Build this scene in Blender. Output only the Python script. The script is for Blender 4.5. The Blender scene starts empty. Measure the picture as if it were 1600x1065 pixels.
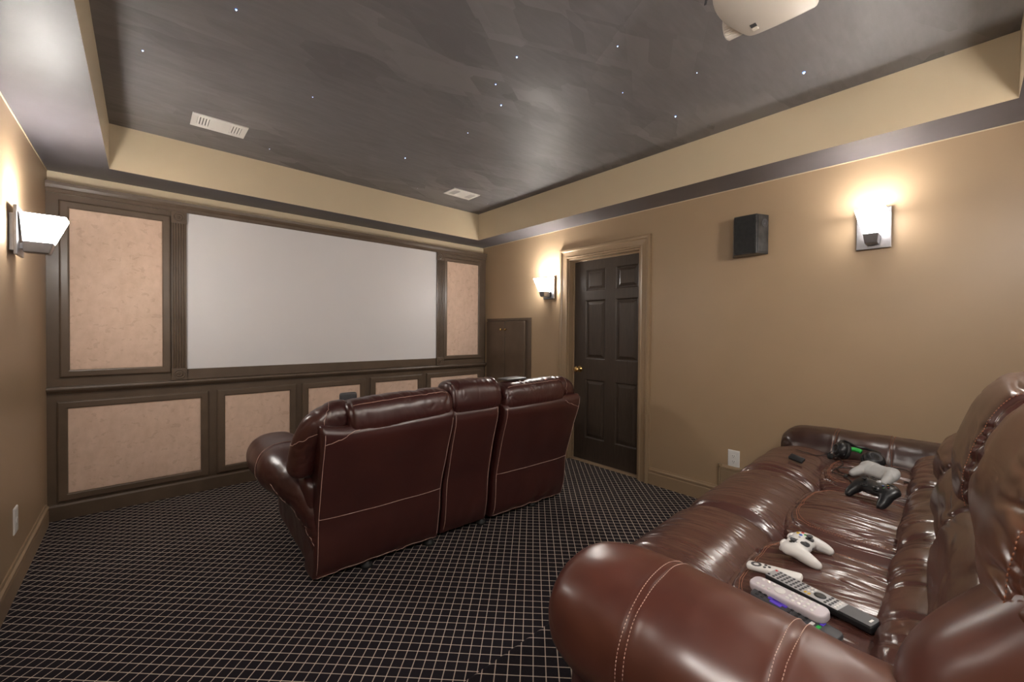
import bpy, math, random
import numpy as np
from mathutils import Vector, Matrix
from mathutils.bvhtree import BVHTree
random.seed(7)
SC = bpy.context.scene
COL = SC.collection
PI = math.pi
R = math.radians

# ------------------------------------------------------------------ room numbers (metres)
XL, XR = -0.4733, 3.2202          # side walls
YB, YF = -0.50, 4.1297            # back and front wall
ZS, ZC = 2.3432, 2.6419           # soffit underside, tray ceiling
TL, TR, TF, TB = -0.1612, 2.8975, 3.8093, -0.140   # tray opening
PZ, PE = 0.171, 1.068             # platform height and front edge
FP = 4.0737                       # front of the built-in panelling

# ------------------------------------------------------------------ helpers
def perlin(P, seed=0):
    rng = np.random.RandomState(seed)
    perm = rng.permutation(256); perm = np.concatenate([perm, perm, perm])
    G = rng.normal(size=(256, 3)); G /= np.linalg.norm(G, axis=1)[:, None]
    I = np.floor(P).astype(int); F = P - I; I &= 255
    U = F * F * F * (F * (F * 6 - 15) + 10)
    out = np.zeros(len(P))
    for dx in (0, 1):
        for dy in (0, 1):
            for dz in (0, 1):
                h = perm[(perm[(perm[(I[:, 0] + dx) & 255] + I[:, 1] + dy) & 255] + I[:, 2] + dz) & 255]
                g = G[h]
                d = g[:, 0] * (F[:, 0] - dx) + g[:, 1] * (F[:, 1] - dy) + g[:, 2] * (F[:, 2] - dz)
                w = np.abs((1 - dx) - U[:, 0]) * np.abs((1 - dy) - U[:, 1]) * np.abs((1 - dz) - U[:, 2])
                out += w * d
    return out * 1.6

class MB:
    def __init__(s): s.v = []; s.f = []; s.m = []
    def add(s, vs, fs, mi=0):
        o = len(s.v)
        s.v.extend([tuple(map(float, p)) for p in vs])
        for f in fs:
            s.f.append(tuple(int(i) + o for i in f)); s.m.append(mi)
        return s
    def box(s, a, b, mi=0):
        x0, y0, z0 = [min(a[i], b[i]) for i in range(3)]; x1, y1, z1 = [max(a[i], b[i]) for i in range(3)]
        return s.add([(x0,y0,z0),(x1,y0,z0),(x1,y1,z0),(x0,y1,z0),(x0,y0,z1),(x1,y0,z1),(x1,y1,z1),(x0,y1,z1)],
                     [(0,3,2,1),(4,5,6,7),(0,1,5,4),(1,2,6,5),(2,3,7,6),(3,0,4,7)], mi)
    def loft(s, rings, cap=True, mi=0, closed=True):
        n = len(rings[0]); vs = [p for r in rings for p in r]; fs = []
        for i in range(len(rings) - 1):
            for j in range(n if closed else n - 1):
                k = (j + 1) % n
                fs.append((i*n+j, i*n+k, (i+1)*n+k, (i+1)*n+j))
        if cap and closed:
            fs.append(tuple(range(n))[::-1]); fs.append(tuple(range((len(rings)-1)*n, len(rings)*n)))
        return s.add(vs, fs, mi)
    def lathe(s, prof, n=24, c=(0,0,0), axis='z', mi=0):
        rings = []
        for r, h in prof:
            ring = []
            for k in range(n):
                a = 2*PI*k/n; x, y = r*math.cos(a), r*math.sin(a)
                p = (x, y, h) if axis == 'z' else ((h, x, y) if axis == 'x' else (y, h, x))
                ring.append((p[0]+c[0], p[1]+c[1], p[2]+c[2]))
            rings.append(ring)
        return s.loft(rings, True, mi)
    def tube(s, path, r, n=8, mi=0):
        P = [Vector(p) for p in path]; rings = []; up = Vector((0, 0, 1)); prev = None
        for i, p in enumerate(P):
            t = (P[min(i+1, len(P)-1)] - P[max(i-1, 0)]).normalized()
            if prev is None:
                a = t.cross(up)
                if a.length < 1e-4: a = t.cross(Vector((1, 0, 0)))
                a.normalize()
            else:
                a = (prev - t * prev.dot(t)).normalized()
            prev = a; b = t.cross(a)
            rr = r[i] if isinstance(r, (list, tuple)) else r
            rings.append([tuple(p + a*(rr*math.cos(2*PI*k/n)) + b*(rr*math.sin(2*PI*k/n))) for k in range(n)])
        return s.loft(rings, True, mi)
    def xf(s, M):
        s.v = [tuple(M @ Vector(p)) for p in s.v]; return s
    def join(s, o, mi=None):
        return s.add(o.v, o.f, 0) if mi is None else s.add(o.v, o.f, mi)

ORG = {}
def link(name, me, mat, parent=None, smooth=False, bevel=0, loc=None):
    o = bpy.data.objects.new(name, me); COL.objects.link(o)
    for m in (mat if isinstance(mat, (list, tuple)) else [mat]): me.materials.append(m)
    if parent is not None: o.parent = parent
    if smooth:
        me.polygons.foreach_set('use_smooth', [True]*len(me.polygons))
    if bevel:
        b = o.modifiers.new('bevel', 'BEVEL'); b.width = bevel; b.segments = 2; b.limit_method = 'ANGLE'; b.angle_limit = R(35)
    return o
def obj(name, mb, mat, parent=None, smooth=False, bevel=0, kind=None):
    """link a shape as ONE mesh; coordinates are given in the frame of the scene and moved into the frame of the thing"""
    o0 = ORG.get(parent.name, Vector((0, 0, 0))) if parent is not None else Vector((0, 0, 0))
    me = bpy.data.meshes.new(name)
    me.from_pydata([(p[0]-o0[0], p[1]-o0[1], p[2]-o0[2]) for p in mb.v], [], mb.f)
    me.polygons.foreach_set('material_index', mb.m)
    me.update()
    o = link(name, me, mat, parent, smooth, bevel)
    ORG[o.name] = o0
    if kind: o['kind'] = kind
    return o
def thing(name, label, cat, loc=(0,0,0), rotz=0, group=None, org=None):
    o = bpy.data.objects.new(name, None); COL.objects.link(o); o.empty_display_size = 0.1
    o.location = loc; o.rotation_euler = (0, 0, rotz); o['label'] = label; o['category'] = cat
    if group: o['group'] = group
    ORG[o.name] = Vector(loc if org is None else org)
    return o
def tag(o, label, cat, group=None):
    o['label'] = label; o['category'] = cat
    if group: o['group'] = group
    return o
def struct(name, mb, mat, bevel=0, parent=None):
    return obj(name, mb, mat, parent, bevel=bevel, kind='structure')
def dup(root, loc=None, rotz=None, label=None, group=None):
    r = root.copy(); COL.objects.link(r)
    if loc is not None: r.location = loc
    if rotz is not None: r.rotation_euler = (0, 0, rotz)
    if label: r['label'] = label
    if group: r['group'] = group
    for ch in list(root.children):
        c = ch.copy(); COL.objects.link(c); c.parent = r
        for g in ch.children:
            d = g.copy(); COL.objects.link(d); d.parent = c
    return r

# ------------------------------------------------------------------ materials
def newmat(name):
    m = bpy.data.materials.new(name); m.use_nodes = True
    nt = m.node_tree; b = nt.nodes['Principled BSDF']
    return m, nt, b
def nd(nt, t, **k):
    n = nt.nodes.new(t)
    for a, v in k.items(): setattr(n, a, v)
    return n
def noise(nt, vec, scale, detail=3, rough=.55):
    n = nd(nt, 'ShaderNodeTexNoise'); n.inputs['Scale'].default_value = scale
    n.inputs['Detail'].default_value = detail; n.inputs['Roughness'].default_value = rough
    nt.links.new(vec, n.inputs['Vector']); return n
def mapping(nt, rot=(0,0,0), scale=(1,1,1), loc=(0,0,0)):
    tc = nd(nt, 'ShaderNodeTexCoord'); mp = nd(nt, 'ShaderNodeMapping')
    mp.inputs['Rotation'].default_value = rot; mp.inputs['Scale'].default_value = scale; mp.inputs['Location'].default_value = loc
    nt.links.new(tc.outputs['Object'], mp.inputs['Vector']); return mp.outputs['Vector']
def ramp(nt, fac, stops):
    r = nd(nt, 'ShaderNodeValToRGB'); e = r.color_ramp.elements
    e[0].position, e[0].color = stops[0][0], (*stops[0][1], 1)
    e[1].position, e[1].color = stops[-1][0], (*stops[-1][1], 1)
    for p, c in stops[1:-1]:
        x = e.new(p); x.color = (*c, 1)
    nt.links.new(fac, r.inputs['Fac']); return r.outputs['Color']
def bump(nt, b, h, strength=.3, dist=.002, prev=None):
    n = nd(nt, 'ShaderNodeBump'); n.inputs['Strength'].default_value = strength; n.inputs['Distance'].default_value = dist
    nt.links.new(h, n.inputs['Height'])
    if prev is not None: nt.links.new(prev, n.inputs['Normal'])
    nt.links.new(n.outputs['Normal'], b.inputs['Normal']); return n.outputs['Normal']
def math_(nt, op, a, b=None, c=None):
    n = nd(nt, 'ShaderNodeMath', operation=op)
    for i, x in enumerate((a, b, c)):
        if x is None: continue
        if isinstance(x, (int, float)): n.inputs[i].default_value = x
        else: nt.links.new(x, n.inputs[i])
    return n.outputs[0]
def mix(nt, fac, a, b, mode='MIX'):
    n = nd(nt, 'ShaderNodeMix', data_type='RGBA', blend_type=mode)
    for nm, x in ((0, fac), (6, a), (7, b)):
        if isinstance(x, (int, float)): n.inputs[nm].default_value = x
        elif isinstance(x, tuple): n.inputs[nm].default_value = (*x, 1)
        else: nt.links.new(x, n.inputs[nm])
    return n.outputs[2]
def simple(name, col, rough=.5, metal=0, var=.06, vscale=8, bscale=0, bstr=.15, bdist=.001, spec=.5, coat=0):
    m, nt, b = newmat(name); v = mapping(nt)
    n = noise(nt, v, vscale)
    lo = tuple(c*(1-var) for c in col); hi = tuple(min(1, c*(1+var)) for c in col)
    nt.links.new(ramp(nt, n.outputs['Fac'], [(.3, lo), (.7, hi)]), b.inputs['Base Color'])
    b.inputs['Roughness'].default_value = rough; b.inputs['Metallic'].default_value = metal
    b.inputs['Specular IOR Level'].default_value = spec; b.inputs['Coat Weight'].default_value = coat
    if bscale:
        bump(nt, b, noise(nt, v, bscale, 4).outputs['Fac'], bstr, bdist)
    return m
def emis(name, col, strength):
    m, nt, b = newmat(name)
    b.inputs['Base Color'].default_value = (.8, .8, .8, 1); b.inputs['Roughness'].default_value = .4
    b.inputs['Emission Color'].default_value = (*col, 1); b.inputs['Emission Strength'].default_value = strength
    return m

M_WALL = simple('tan_wall_paint', (.38, .268, .165), .42, var=.03, vscale=2, bscale=160, bstr=.12, bdist=.0012)
M_CREAM = simple('cream_tray_paint', (.57, .47, .325), .5, var=.02, vscale=2, bscale=160, bstr=.1, bdist=.001)
M_TRIM = simple('tan_gloss_trim', (.32, .225, .138), .3, var=.04, vscale=6, bscale=60, bstr=.05)
M_WOOD = simple('dark_brown_painted_wood', (.110, .076, .052), .33, var=.12, vscale=7, bscale=45, bstr=.12, bdist=.001)
M_DOORM = None
M_SCREEN = simple('grey_projection_fabric', (.66, .64, .645), .5, var=.015, vscale=1.2)
M_WHITE = simple('white_plastic', (.75, .73, .70), .35, var=.01)
M_BLACK = simple('black_plastic', (.012, .012, .013), .35, var=.1)
M_DGREY = simple('dark_grey_plastic', (.05, .05, .055), .4, var=.1)
M_BRASS = simple('brass', (.80, .55, .22), .22, 1, var=.05)
M_NICKEL = simple('brushed_nickel', (.27, .265, .28), .36, 1, var=.08, vscale=40)
M_THREAD = simple('tan_thread', (.62, .43, .36), .6, var=.15, vscale=60)
M_THREADD = simple('orange_thread', (.30, .12, .065), .6, var=.15, vscale=60)
M_SHADE = emis('glowing_frosted_glass', (1, .955, .90), 17)
M_SIDE = emis('glowing_frosted_glass_side', (1, .955, .90), 5.0)
M_SHADEN = emis('dimmer_frosted_glass', (1, .955, .90), 6)
M_SIDEN = emis('dimmer_frosted_glass_side', (1, .955, .90), 1.6)
M_FILLGLASS = emis('added_fill_glass', (1, .955, .90), 21)  # stronger glow for the two added back-wall fill sconces
M_BULB = emis('lamp_bulb', (1, .95, .88), 6)
M_STAR = emis('blue_star_light', (.07, .26, 1), .32)
M_CORE = emis('star_light_core', (.75, .88, 1), 3)
M_RUBBER = simple('black_rubber', (.01, .01, .01), .6)
M_FOAM = simple('black_foam', (.006, .006, .006), .9, bscale=600, bstr=.6)
M_GREEN = simple('green_plastic', (.02, .40, .06), .35)
M_RED = simple('red_plastic', (.6, .03, .03), .35)
M_BLUE = simple('blue_plastic', (.03, .12, .6), .35)
M_YEL = simple('yellow_plastic', (.7, .45, .03), .35)
M_PURPLE = simple('purple_plastic', (.10, .05, .55), .35)
M_LAV = simple('pale_lilac_plastic', (.56, .50, .53), .4, var=.02)
M_SILVER = simple('silver_plastic', (.42, .42, .43), .35, .3, var=.03)
M_CTRLW = simple('white_controller_plastic', (.68, .66, .64), .4, var=.02)
M_CTRLG = simple('worn_grey_white_plastic', (.36, .355, .345), .45, var=.06, vscale=30)
M_PROJ = simple('warm_white_projector_plastic', (.66, .60, .53), .35, var=.02)
M_SPK = simple('scuffed_black_speaker', (.035, .034, .034), .35, var=.6, vscale=22)
M_GRILLE = simple('black_grille_cloth', (.016, .016, .016), .8, var=.3, vscale=40, bscale=900, bstr=.5)

def mk_ceiling():
    m, nt, b = newmat('dark_ceiling_paint'); v = mapping(nt)
    acc = None
    for ang, sx, sy, lo in ((40, 2.2, 4.5, (0, 0, 0)), (-48, 3.0, 5.5, (3.3, 1.7, 0)), (12, 1.6, 3.6, (7.1, 4.4, 0))):
        vo = nd(nt, 'ShaderNodeTexVoronoi', distance='CHEBYCHEV'); vo.inputs['Scale'].default_value = 1; vo.inputs['Randomness'].default_value = .55
        nt.links.new(mapping(nt, rot=(0, 0, R(ang)), scale=(sx, sy, .01), loc=lo), vo.inputs['Vector'])
        g = nd(nt, 'ShaderNodeSeparateColor'); nt.links.new(vo.outputs['Color'], g.inputs[0])
        acc = g.outputs[0] if acc is None else math_(nt, 'ADD', acc, g.outputs[0])
    mask = noise(nt, mapping(nt, loc=(2, 5, 0)), 1.0, 2); mk = nd(nt, 'ShaderNodeMapRange'); mk.inputs[1].default_value = .40; mk.inputs[2].default_value = .62
    nt.links.new(mask.outputs['Fac'], mk.inputs[0])
    pat = math_(nt, 'MULTIPLY', math_(nt, 'SUBTRACT', acc, 1.5), mk.outputs[0])
    fine = noise(nt, mapping(nt, scale=(1, 5, 1), rot=(0, 0, R(20))), 7, 4)
    tot = math_(nt, 'MULTIPLY_ADD', pat, .55, math_(nt, 'MULTIPLY_ADD', fine.outputs['Fac'], .5, .25))
    nt.links.new(ramp(nt, tot, [(.2, (.136, .127, .131)), (.8, (.196, .184, .189))]), b.inputs['Base Color'])
    mr = nd(nt, 'ShaderNodeMapRange'); mr.inputs[1].default_value = .2; mr.inputs[2].default_value = .8; mr.inputs[3].default_value = .60; mr.inputs[4].default_value = .47
    nt.links.new(tot, mr.inputs[0]); nt.links.new(mr.outputs[0], b.inputs['Roughness'])
    bump(nt, b, noise(nt, v, 140, 4).outputs['Fac'], .12, .001)
    return m
M_CEIL = mk_ceiling()
M_SOFF = simple('dark_soffit_paint', (.105, .097, .107), .44, var=.1, vscale=4, bscale=120, bstr=.1)

def mk_fabric():
    m, nt, b = newmat('mottled_pink_tan_fabric'); v = mapping(nt)
    n1 = noise(nt, mapping(nt, scale=(1.6, 1, 1)), 11, 5, .6); n2 = noise(nt, mapping(nt, scale=(1, 1, 1.25), rot=(0, R(25), 0), loc=(3, 1, 5)), 19, 5, .6)
    n2.inputs['Distortion'].default_value = .4
    c1 = ramp(nt, n1.outputs['Fac'], [(.35, (.60, .425, .32)), (.65, (.68, .495, .385))])
    c2 = ramp(nt, n2.outputs['Fac'], [(.0, (1, 1, 1)), (.585, (1, 1, 1)), (.625, (.84, .81, .79)), (1, (.80, .77, .75))])
    nt.links.new(mix(nt, .7, c1, c2, 'MULTIPLY'), b.inputs['Base Color'])
    b.inputs['Roughness'].default_value = .8; bump(nt, b, noise(nt, v, 500, 2).outputs['Fac'], .2, .0006)
    return m
M_FABRIC = mk_fabric()

def mk_door():
    m, nt, b = newmat('dark_brown_door_grain'); v = mapping(nt, scale=(1, 9, .9))
    n = noise(nt, v, 7, 5, .6); w = nd(nt, 'ShaderNodeTexWave'); w.inputs['Scale'].default_value = 3; w.inputs['Distortion'].default_value = 9; w.inputs['Detail'].default_value = 3
    nt.links.new(v, w.inputs['Vector'])
    nt.links.new(ramp(nt, n.outputs['Fac'], [(.3, (.043, .030, .022)), (.7, (.062, .045, .033))]), b.inputs['Base Color'])
    b.inputs['Roughness'].default_value = .34; bump(nt, b, w.outputs['Fac'], .25, .0012)
    return m
M_DOORM = mk_door()

def mk_carpet():
    m, nt, b = newmat('dark_grid_carpet'); v = mapping(nt, rot=(0, 0, R(45)), scale=(1/.042,)*3, loc=(.3, .1, 0))
    s = nd(nt, 'ShaderNodeSeparateXYZ'); nt.links.new(v, s.inputs[0])
    def line(a, along):
        f = math_(nt, 'ABSOLUTE', math_(nt, 'SUBTRACT', math_(nt, 'FRACT', a), .5))
        d = math_(nt, 'ABSOLUTE', math_(nt, 'SINE', math_(nt, 'MULTIPLY', along, 8*PI)))
        w = math_(nt, 'MULTIPLY_ADD', d, .024, .023)
        mr = nd(nt, 'ShaderNodeMapRange', interpolation_type='SMOOTHSTEP')
        nt.links.new(math_(nt, 'SUBTRACT', w, f), mr.inputs[0]); mr.inputs[1].default_value = -.012; mr.inputs[2].default_value = .012
        return math_(nt, 'MULTIPLY', mr.outputs[0], math_(nt, 'MULTIPLY_ADD', d, .45, .55))
    g = math_(nt, 'MAXIMUM', line(s.outputs[0], s.outputs[1]), line(s.outputs[1], s.outputs[0]))
    vv = mapping(nt); n1 = noise(nt, vv, 420, 2); n2 = noise(nt, vv, 3, 2)
    dark = ramp(nt, n1.outputs['Fac'], [(.3, (.008, .0065, .0085)), (.75, (.030, .024, .030))])
    crm = ramp(nt, n2.outputs['Fac'], [(.3, (.66, .54, .45)), (.7, (.76, .64, .54))])
    nt.links.new(mix(nt, g, dark, crm), b.inputs['Base Color'])
    b.inputs['Roughness'].default_value = .95; b.inputs['Specular IOR Level'].default_value = .15
    h = math_(nt, 'MULTIPLY_ADD', n1.outputs['Fac'], .5, math_(nt, 'MULTIPLY', g, .6))
    bump(nt, b, h, .6, .003)
    return m
M_CARPET = mk_carpet()

def mk_leather(name, lo, mid, hi, rough=.34, crease=(18, 18, 18), cstr=.35, cdist=.004, coat=.25, gs=420):
    m, nt, b = newmat(name); v = mapping(nt)
    n = noise(nt, v, 3.2, 4, .6); n2 = noise(nt, v, 35, 3)
    c = ramp(nt, n.outputs['Fac'], [(.25, lo), (.5, mid), (.75, hi)])
    nt.links.new(c, b.inputs['Base Color'])
    b.inputs['Roughness'].default_value = rough+.03
    b.inputs['Specular IOR Level'].default_value = .5+coat*.8
    cr = noise(nt, mapping(nt, scale=crease), 1, 3, .45); cr.inputs['Distortion'].default_value = 0
    k1 = bump(nt, b, cr.outputs['Fac'], cstr, cdist)
    c2_ = noise(nt, mapping(nt, scale=tuple(c*1.8 for c in crease), loc=(1.7, .6, 2.9)), 1, 2, .5)
    bump(nt, b, c2_.outputs['Fac'], cstr*.5, cdist*.35, k1)
    return m
L_FRONT = mk_leather('burgundy_leather', (.036, .0090, .0086), (.052, .0138, .0120), (.068, .019, .0150), .29, (9, 9, 9), .15, .004, .4)
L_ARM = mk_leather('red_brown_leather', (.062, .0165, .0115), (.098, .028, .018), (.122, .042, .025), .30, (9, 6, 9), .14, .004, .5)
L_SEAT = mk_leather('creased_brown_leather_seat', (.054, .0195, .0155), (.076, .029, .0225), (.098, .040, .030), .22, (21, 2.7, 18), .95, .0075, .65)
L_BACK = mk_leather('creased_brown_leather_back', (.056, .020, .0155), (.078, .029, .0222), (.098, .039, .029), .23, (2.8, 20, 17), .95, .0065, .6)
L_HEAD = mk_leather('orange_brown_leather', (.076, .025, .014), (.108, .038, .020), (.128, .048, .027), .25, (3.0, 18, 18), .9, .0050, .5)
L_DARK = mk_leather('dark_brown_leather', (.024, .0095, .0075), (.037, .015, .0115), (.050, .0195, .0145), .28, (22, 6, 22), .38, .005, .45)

# ------------------------------------------------------------------ room shell
T = .12
mb = MB().box((XL-T, YB-T, -.12), (XR+T, YF+T, 0)); struct('floor', mb, M_CARPET)
# carpeted platform with a rounded nosing
prof = [(PE, 0), (PE, .04)]
for k in range(9):
    a = PI/2*k/8; prof.append((PE-.018+.018*math.cos(a), PZ-.018+.018*math.sin(a)))
prof += [(YB, PZ), (YB, 0)]
mb = MB().loft([[(XL, y, z) for y, z in prof], [(XR, y, z) for y, z in prof]]); struct('platform', mb, M_CARPET)
struct('wall_left', MB().box((XL-T, YB-T, 0), (XL, YF+T, ZC+.1)), M_WALL)
struct('wall_back', MB().box((XL, YB-T, 0), (XR, YB, ZC+.1)), M_WALL)
struct('wall_front', MB().box((XL, YF, 0), (XR, YF+T, ZC+.1)), M_CREAM)
DY0, DY1, DZ = 1.905, 2.726, 2.03
mb = MB()
mb.box((XR, YB-T, 0), (XR+T, DY0, ZC+.1)); mb.box((XR, DY1, 0), (XR+T, YF+T, ZC+.1)); mb.box((XR, DY0, DZ), (XR+T, DY1, ZC+.1))
struct('wall_right', mb, M_WALL)
mb = MB(); e = .0
def soff(x0, y0, x1, y1, inner):
    o = len(mb.f); mb.box((x0, y0, ZS), (x1, y1, ZC+.1))
    # faces: 0 bottom, 1 top, 2 -y, 3 +x, 4 +y, 5 -x
    mb.m[o+inner] = 1
soff(XL, YB, TL, YF, 3); soff(TR, YB, XR, YF, 5); soff(TL, TF, TR, YF, 2); soff(TL, YB, TR, TB, 4)
struct('ceiling_soffit', mb, [M_SOFF, M_CREAM])
struct('ceiling', MB().box((TL, TB, ZC), (TR, TF, ZC+.1)), M_CEIL)

# baseboards (profile: board + moulded cap)
def base_prof(): return [(0, 0), (.017, 0), (.017, .095), (.013, .103), (.013, .112), (.019, .116), (.019, .124), (.010, .132), (.006, .142), (0, .142)]
def baseboard(name, x, sx, pieces):
    mb = MB()
    for y0, y1, z0 in pieces:
        mb.loft([[(x+sx*px, y0, z0+pz) for px, pz in base_prof()], [(x+sx*px, y1, z0+pz) for px, pz in base_prof()]])
    # board below the step and the vertical cap running up at the step
    mb.box((x, PE, .12), (x+sx*.016, PE+.150, PZ+.13))
    y = PE+.172
    mb.loft([[(x, y+.0, z), (x+sx*.010, y, z), (x+sx*.019, y-.010, z), (x+sx*.019, y-.018, z), (x+sx*.013, y-.022, z), (x+sx*.013, y-.030, z), (x, y-.030, z)] for z in (.118, PZ+.142)])
    mb.loft([[(x+sx*px, PE, PZ+pz) for px, pz in base_prof()[2:]], [(x+sx*px, y-.002, PZ+pz) for px, pz in base_prof()[2:]]])
    struct(name, mb, M_TRIM)
baseboard('baseboard_right', XR, -1, [(PE, 1.803, 0), (2.83, 3.99, 0), (YB, PE, PZ)])
baseboard('baseboard_left', XL, 1, [(PE, 3.99, 0), (YB, PE, PZ)])
struct('baseboard_back', MB().box((XL+.02, YB, PZ), (XR-.02, YB+.017, PZ+.13)), M_TRIM, .004)

# door, jamb and casing on the right wall
mb = MB()
cas = [(0, .0), (0, .016), (.012, .020), (.018, .014), (.062, .018), (.070, .030), (.084, .032), (.098, .028), (.100, .0)]
rings = []
for o, h in cas:
    rings.append([(XR-h, DY1+o, 0), (XR-h, DY1+o, DZ+o-.0), (XR-h, DY0-o, DZ+o), (XR-h, DY0-o, 0)])
mb.loft(rings, False, closed=False)
struct('trim_1', mb, M_TRIM)
mb = MB(); JX = XR+.085
mb.box((XR-.004, DY1-.018, 0), (JX+.03, DY1, DZ)); mb.box((XR-.004, DY0, 0), (JX+.03, DY0+.018, DZ)); mb.box((XR-.004, DY0+.018, DZ-.018), (JX+.03, DY1-.018, DZ))
mb.box((JX-.028, DY1-.034, 0), (JX-.012, DY1-.018, DZ-.018)); mb.box((JX-.028, DY0+.018, DZ-.034), (JX-.012, DY1-.034, DZ-.018))
struct('trim_2', mb, M_TRIM, .003)
DX = XR+.073; y0, y1 = DY0+.021, DY1-.021
cols = [(1.973, 2.206), (2.322, 2.556)]; rows = [(.235, .82), (1.022, 1.605), (1.698, 1.906)]
mb = MB()
ys = [y0, cols[0][0], cols[0][1], cols[1][0], cols[1][1], y1]; zs = [.012, rows[0][0], rows[0][1], rows[1][0], rows[1][1], rows[2][0], rows[2][1], DZ-.021]
for i in (0, 2, 4): mb.box((DX, ys[i], zs[0]), (DX+.035, ys[i+1], zs[-1]))
for j in (0, 2, 4, 6):
    for i in (1, 3): mb.box((DX, ys[i], zs[j]), (DX+.035, ys[i+1], zs[j+1]))
def nested(mb, rect, steps, frame, mi=0, fill=True):
    """nested rectangles: steps = (inset, depth); frame maps (a, b, depth) to a point"""
    rings = []
    for ins, d in steps:
        a0, a1, b0, b1 = rect[0]+ins, rect[1]-ins, rect[2]+ins, rect[3]-ins
        rings.append([frame(a0, b0, d), frame(a1, b0, d), frame(a1, b1, d), frame(a0, b1, d)])
    o = len(mb.f); mb.loft(rings, False, mi)
    if fill: mb.add(rings[-1], [(0, 1, 2, 3)], mi)
for c in cols:
    for r_ in rows:
        nested(mb, (c[0], c[1], r_[0], r_[1]), [(0, 0), (.006, .004), (.012, .014), (.020, .014), (.045, .004), (.048, .004)], lambda a, b, d: (DX+d, a, b))
door = struct('door_1', mb, M_DOORM)
mb = MB()
kb = (DX, 2.622, .915)
mb.lathe([(.032, 0), (.032, -.004), (.026, -.008), (.012, -.012), (.011, -.034), (.020, -.040), (.028, -.050), (.029, -.058), (.024, -.066), (.012, -.070), (.001, -.071)], 24, kb, 'x')
kn = obj('door_knob', mb, M_BRASS, door, True); kn['label'] = 'brass door knob'
struct('trim_3', MB().box((XR+.02, DY0+.018, 0), (XR+.10, DY1-.018, .008)), M_TRIM, .002)

# ------------------------------------------------------------------ built-in panelling on the front wall
mw = thing('panelled_media_wall', 'dark brown painted built-in panelling around the big grey screen', 'wall panelling', (1.37, FP, 0))
mb = MB()
mb.box((XL, FP, 0), (XR-.006, YF-.001, 2.188))
obj('backing', mb, M_WOOD, mw)
mb = MB(); X0, X1 = XL+.001, XR-.001
def yz(mb, prof, x0, x1): mb.loft([[(x0, y, z) for y, z in prof], [(x1, y, z) for y, z in prof]])
yz(mb, [(YF-.001, 2.188), (FP-.010, 2.188), (FP-.013, 2.192), (FP-.013, 2.214), (FP-.018, 2.220), (FP-.026, 2.238), (FP-.028, 2.259), (YF-.001, 2.259)], X0, X1)
obj('crown', mb, M_WOOD, mw)
mb = MB()
yz(mb, [(FP-.001, .846), (FP-.012, .850), (FP-.020, .866), (FP-.034, .868), (FP-.038, .880), (FP-.034, .893), (FP-.004, .896), (FP-.001, .896)], X0, X1)
obj('ledge', mb, M_WOOD, mw)
mb = MB(); yz(mb, [(FP+.001, 0), (FP-.02, 0), (FP-.02, .092), (FP-.013, .104), (FP+.001, .108)], X0, X1)
obj('plinth', mb, M_WOOD, mw)
mb = MB(); mb.box((.257, FP-.012, .897), (2.497, FP+.001, .978))
obj('screen_frame', mb, M_WOOD, mw, bevel=.003)
for x0, x1 in ((.166, .255), (2.499, 2.588)):
    # fluted pilaster
    pr = [(x0, FP), (x0, FP-.018)]; n = 5; w = (x1-x0-.012)/n
    for i in range(n):
        a = x0+.006+i*w
        pr += [(a+.0015, FP-.018)]
        for k in range(1, 6):
            pr.append((a+.0015+(w-.003)*k/6, FP-.018+.007*math.sin(PI*k/6)))
        pr += [(a+w-.0015, FP-.018)]
    pr += [(x1, FP-.018), (x1, FP)]
    pil = obj('pilaster', MB().loft([[(x, y, z) for x, y in pr] for z in (.985, 2.098)]), M_WOOD, mw)
    for zc in (.942, 2.143):
        b2 = MB(); b2.box((x0-.002, FP-.026, zc-.045), (x1+.002, FP, zc+.045))
        b2.lathe([(.036, -.0255), (.036, -.031), (.031, -.032), (.028, -.027), (.022, -.027), (.018, -.033), (.013, -.033), (.010, -.029), (.007, -.029), (.004, -.034), (.001, -.035)], 28, ((x0+x1)/2, FP, zc), 'y')
        obj('rosette', b2, M_WOOD, pil, bevel=.0015)
scr = obj('projection_screen', MB().box((.2555, FP-.006, .9785), (2.4985, FP-.0005, 2.1875)), M_SCREEN)
tag(scr, 'large plain grey projection screen filling the panelled front wall', 'projection screen')

def panel(rect, fab, label, group):
    t = thing('acoustic_panel', label, 'wall panel', ((rect[0]+rect[1])/2, FP, rect[2]), 0, group)
    mb = MB()
    w = fab[0]-rect[0]
    nested(mb, rect, [(0, 0), (0, -.012), (.004, -.017), (.010, -.019), (w-.008, -.019), (w-.002, -.016), (w, -.010), (w, -.004)], lambda a, b, d: (a, FP+d, b), fill=False)
    obj('frame', mb, M_WOOD, t)
    mb = MB(); r2 = (rect[0]+w-.001, rect[1]-w+.001, rect[2]+w-.001, rect[3]-w+.001)
    nested(mb, r2, [(0, -.001), (0, -.006), (.004, -.009), (.02, -.0095)], lambda a, b, d: (a, FP+d, b))
    obj('fabric', mb, M_FABRIC, t)
panel((-.414, .160, .957, 2.145), (-.366,), 'tall mottled tan fabric panel left of the screen', 'tall fabric panels')
panel((2.594, 3.137, .957, 2.145), (2.638,), 'tall mottled tan fabric panel right of the screen', 'tall fabric panels')
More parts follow.
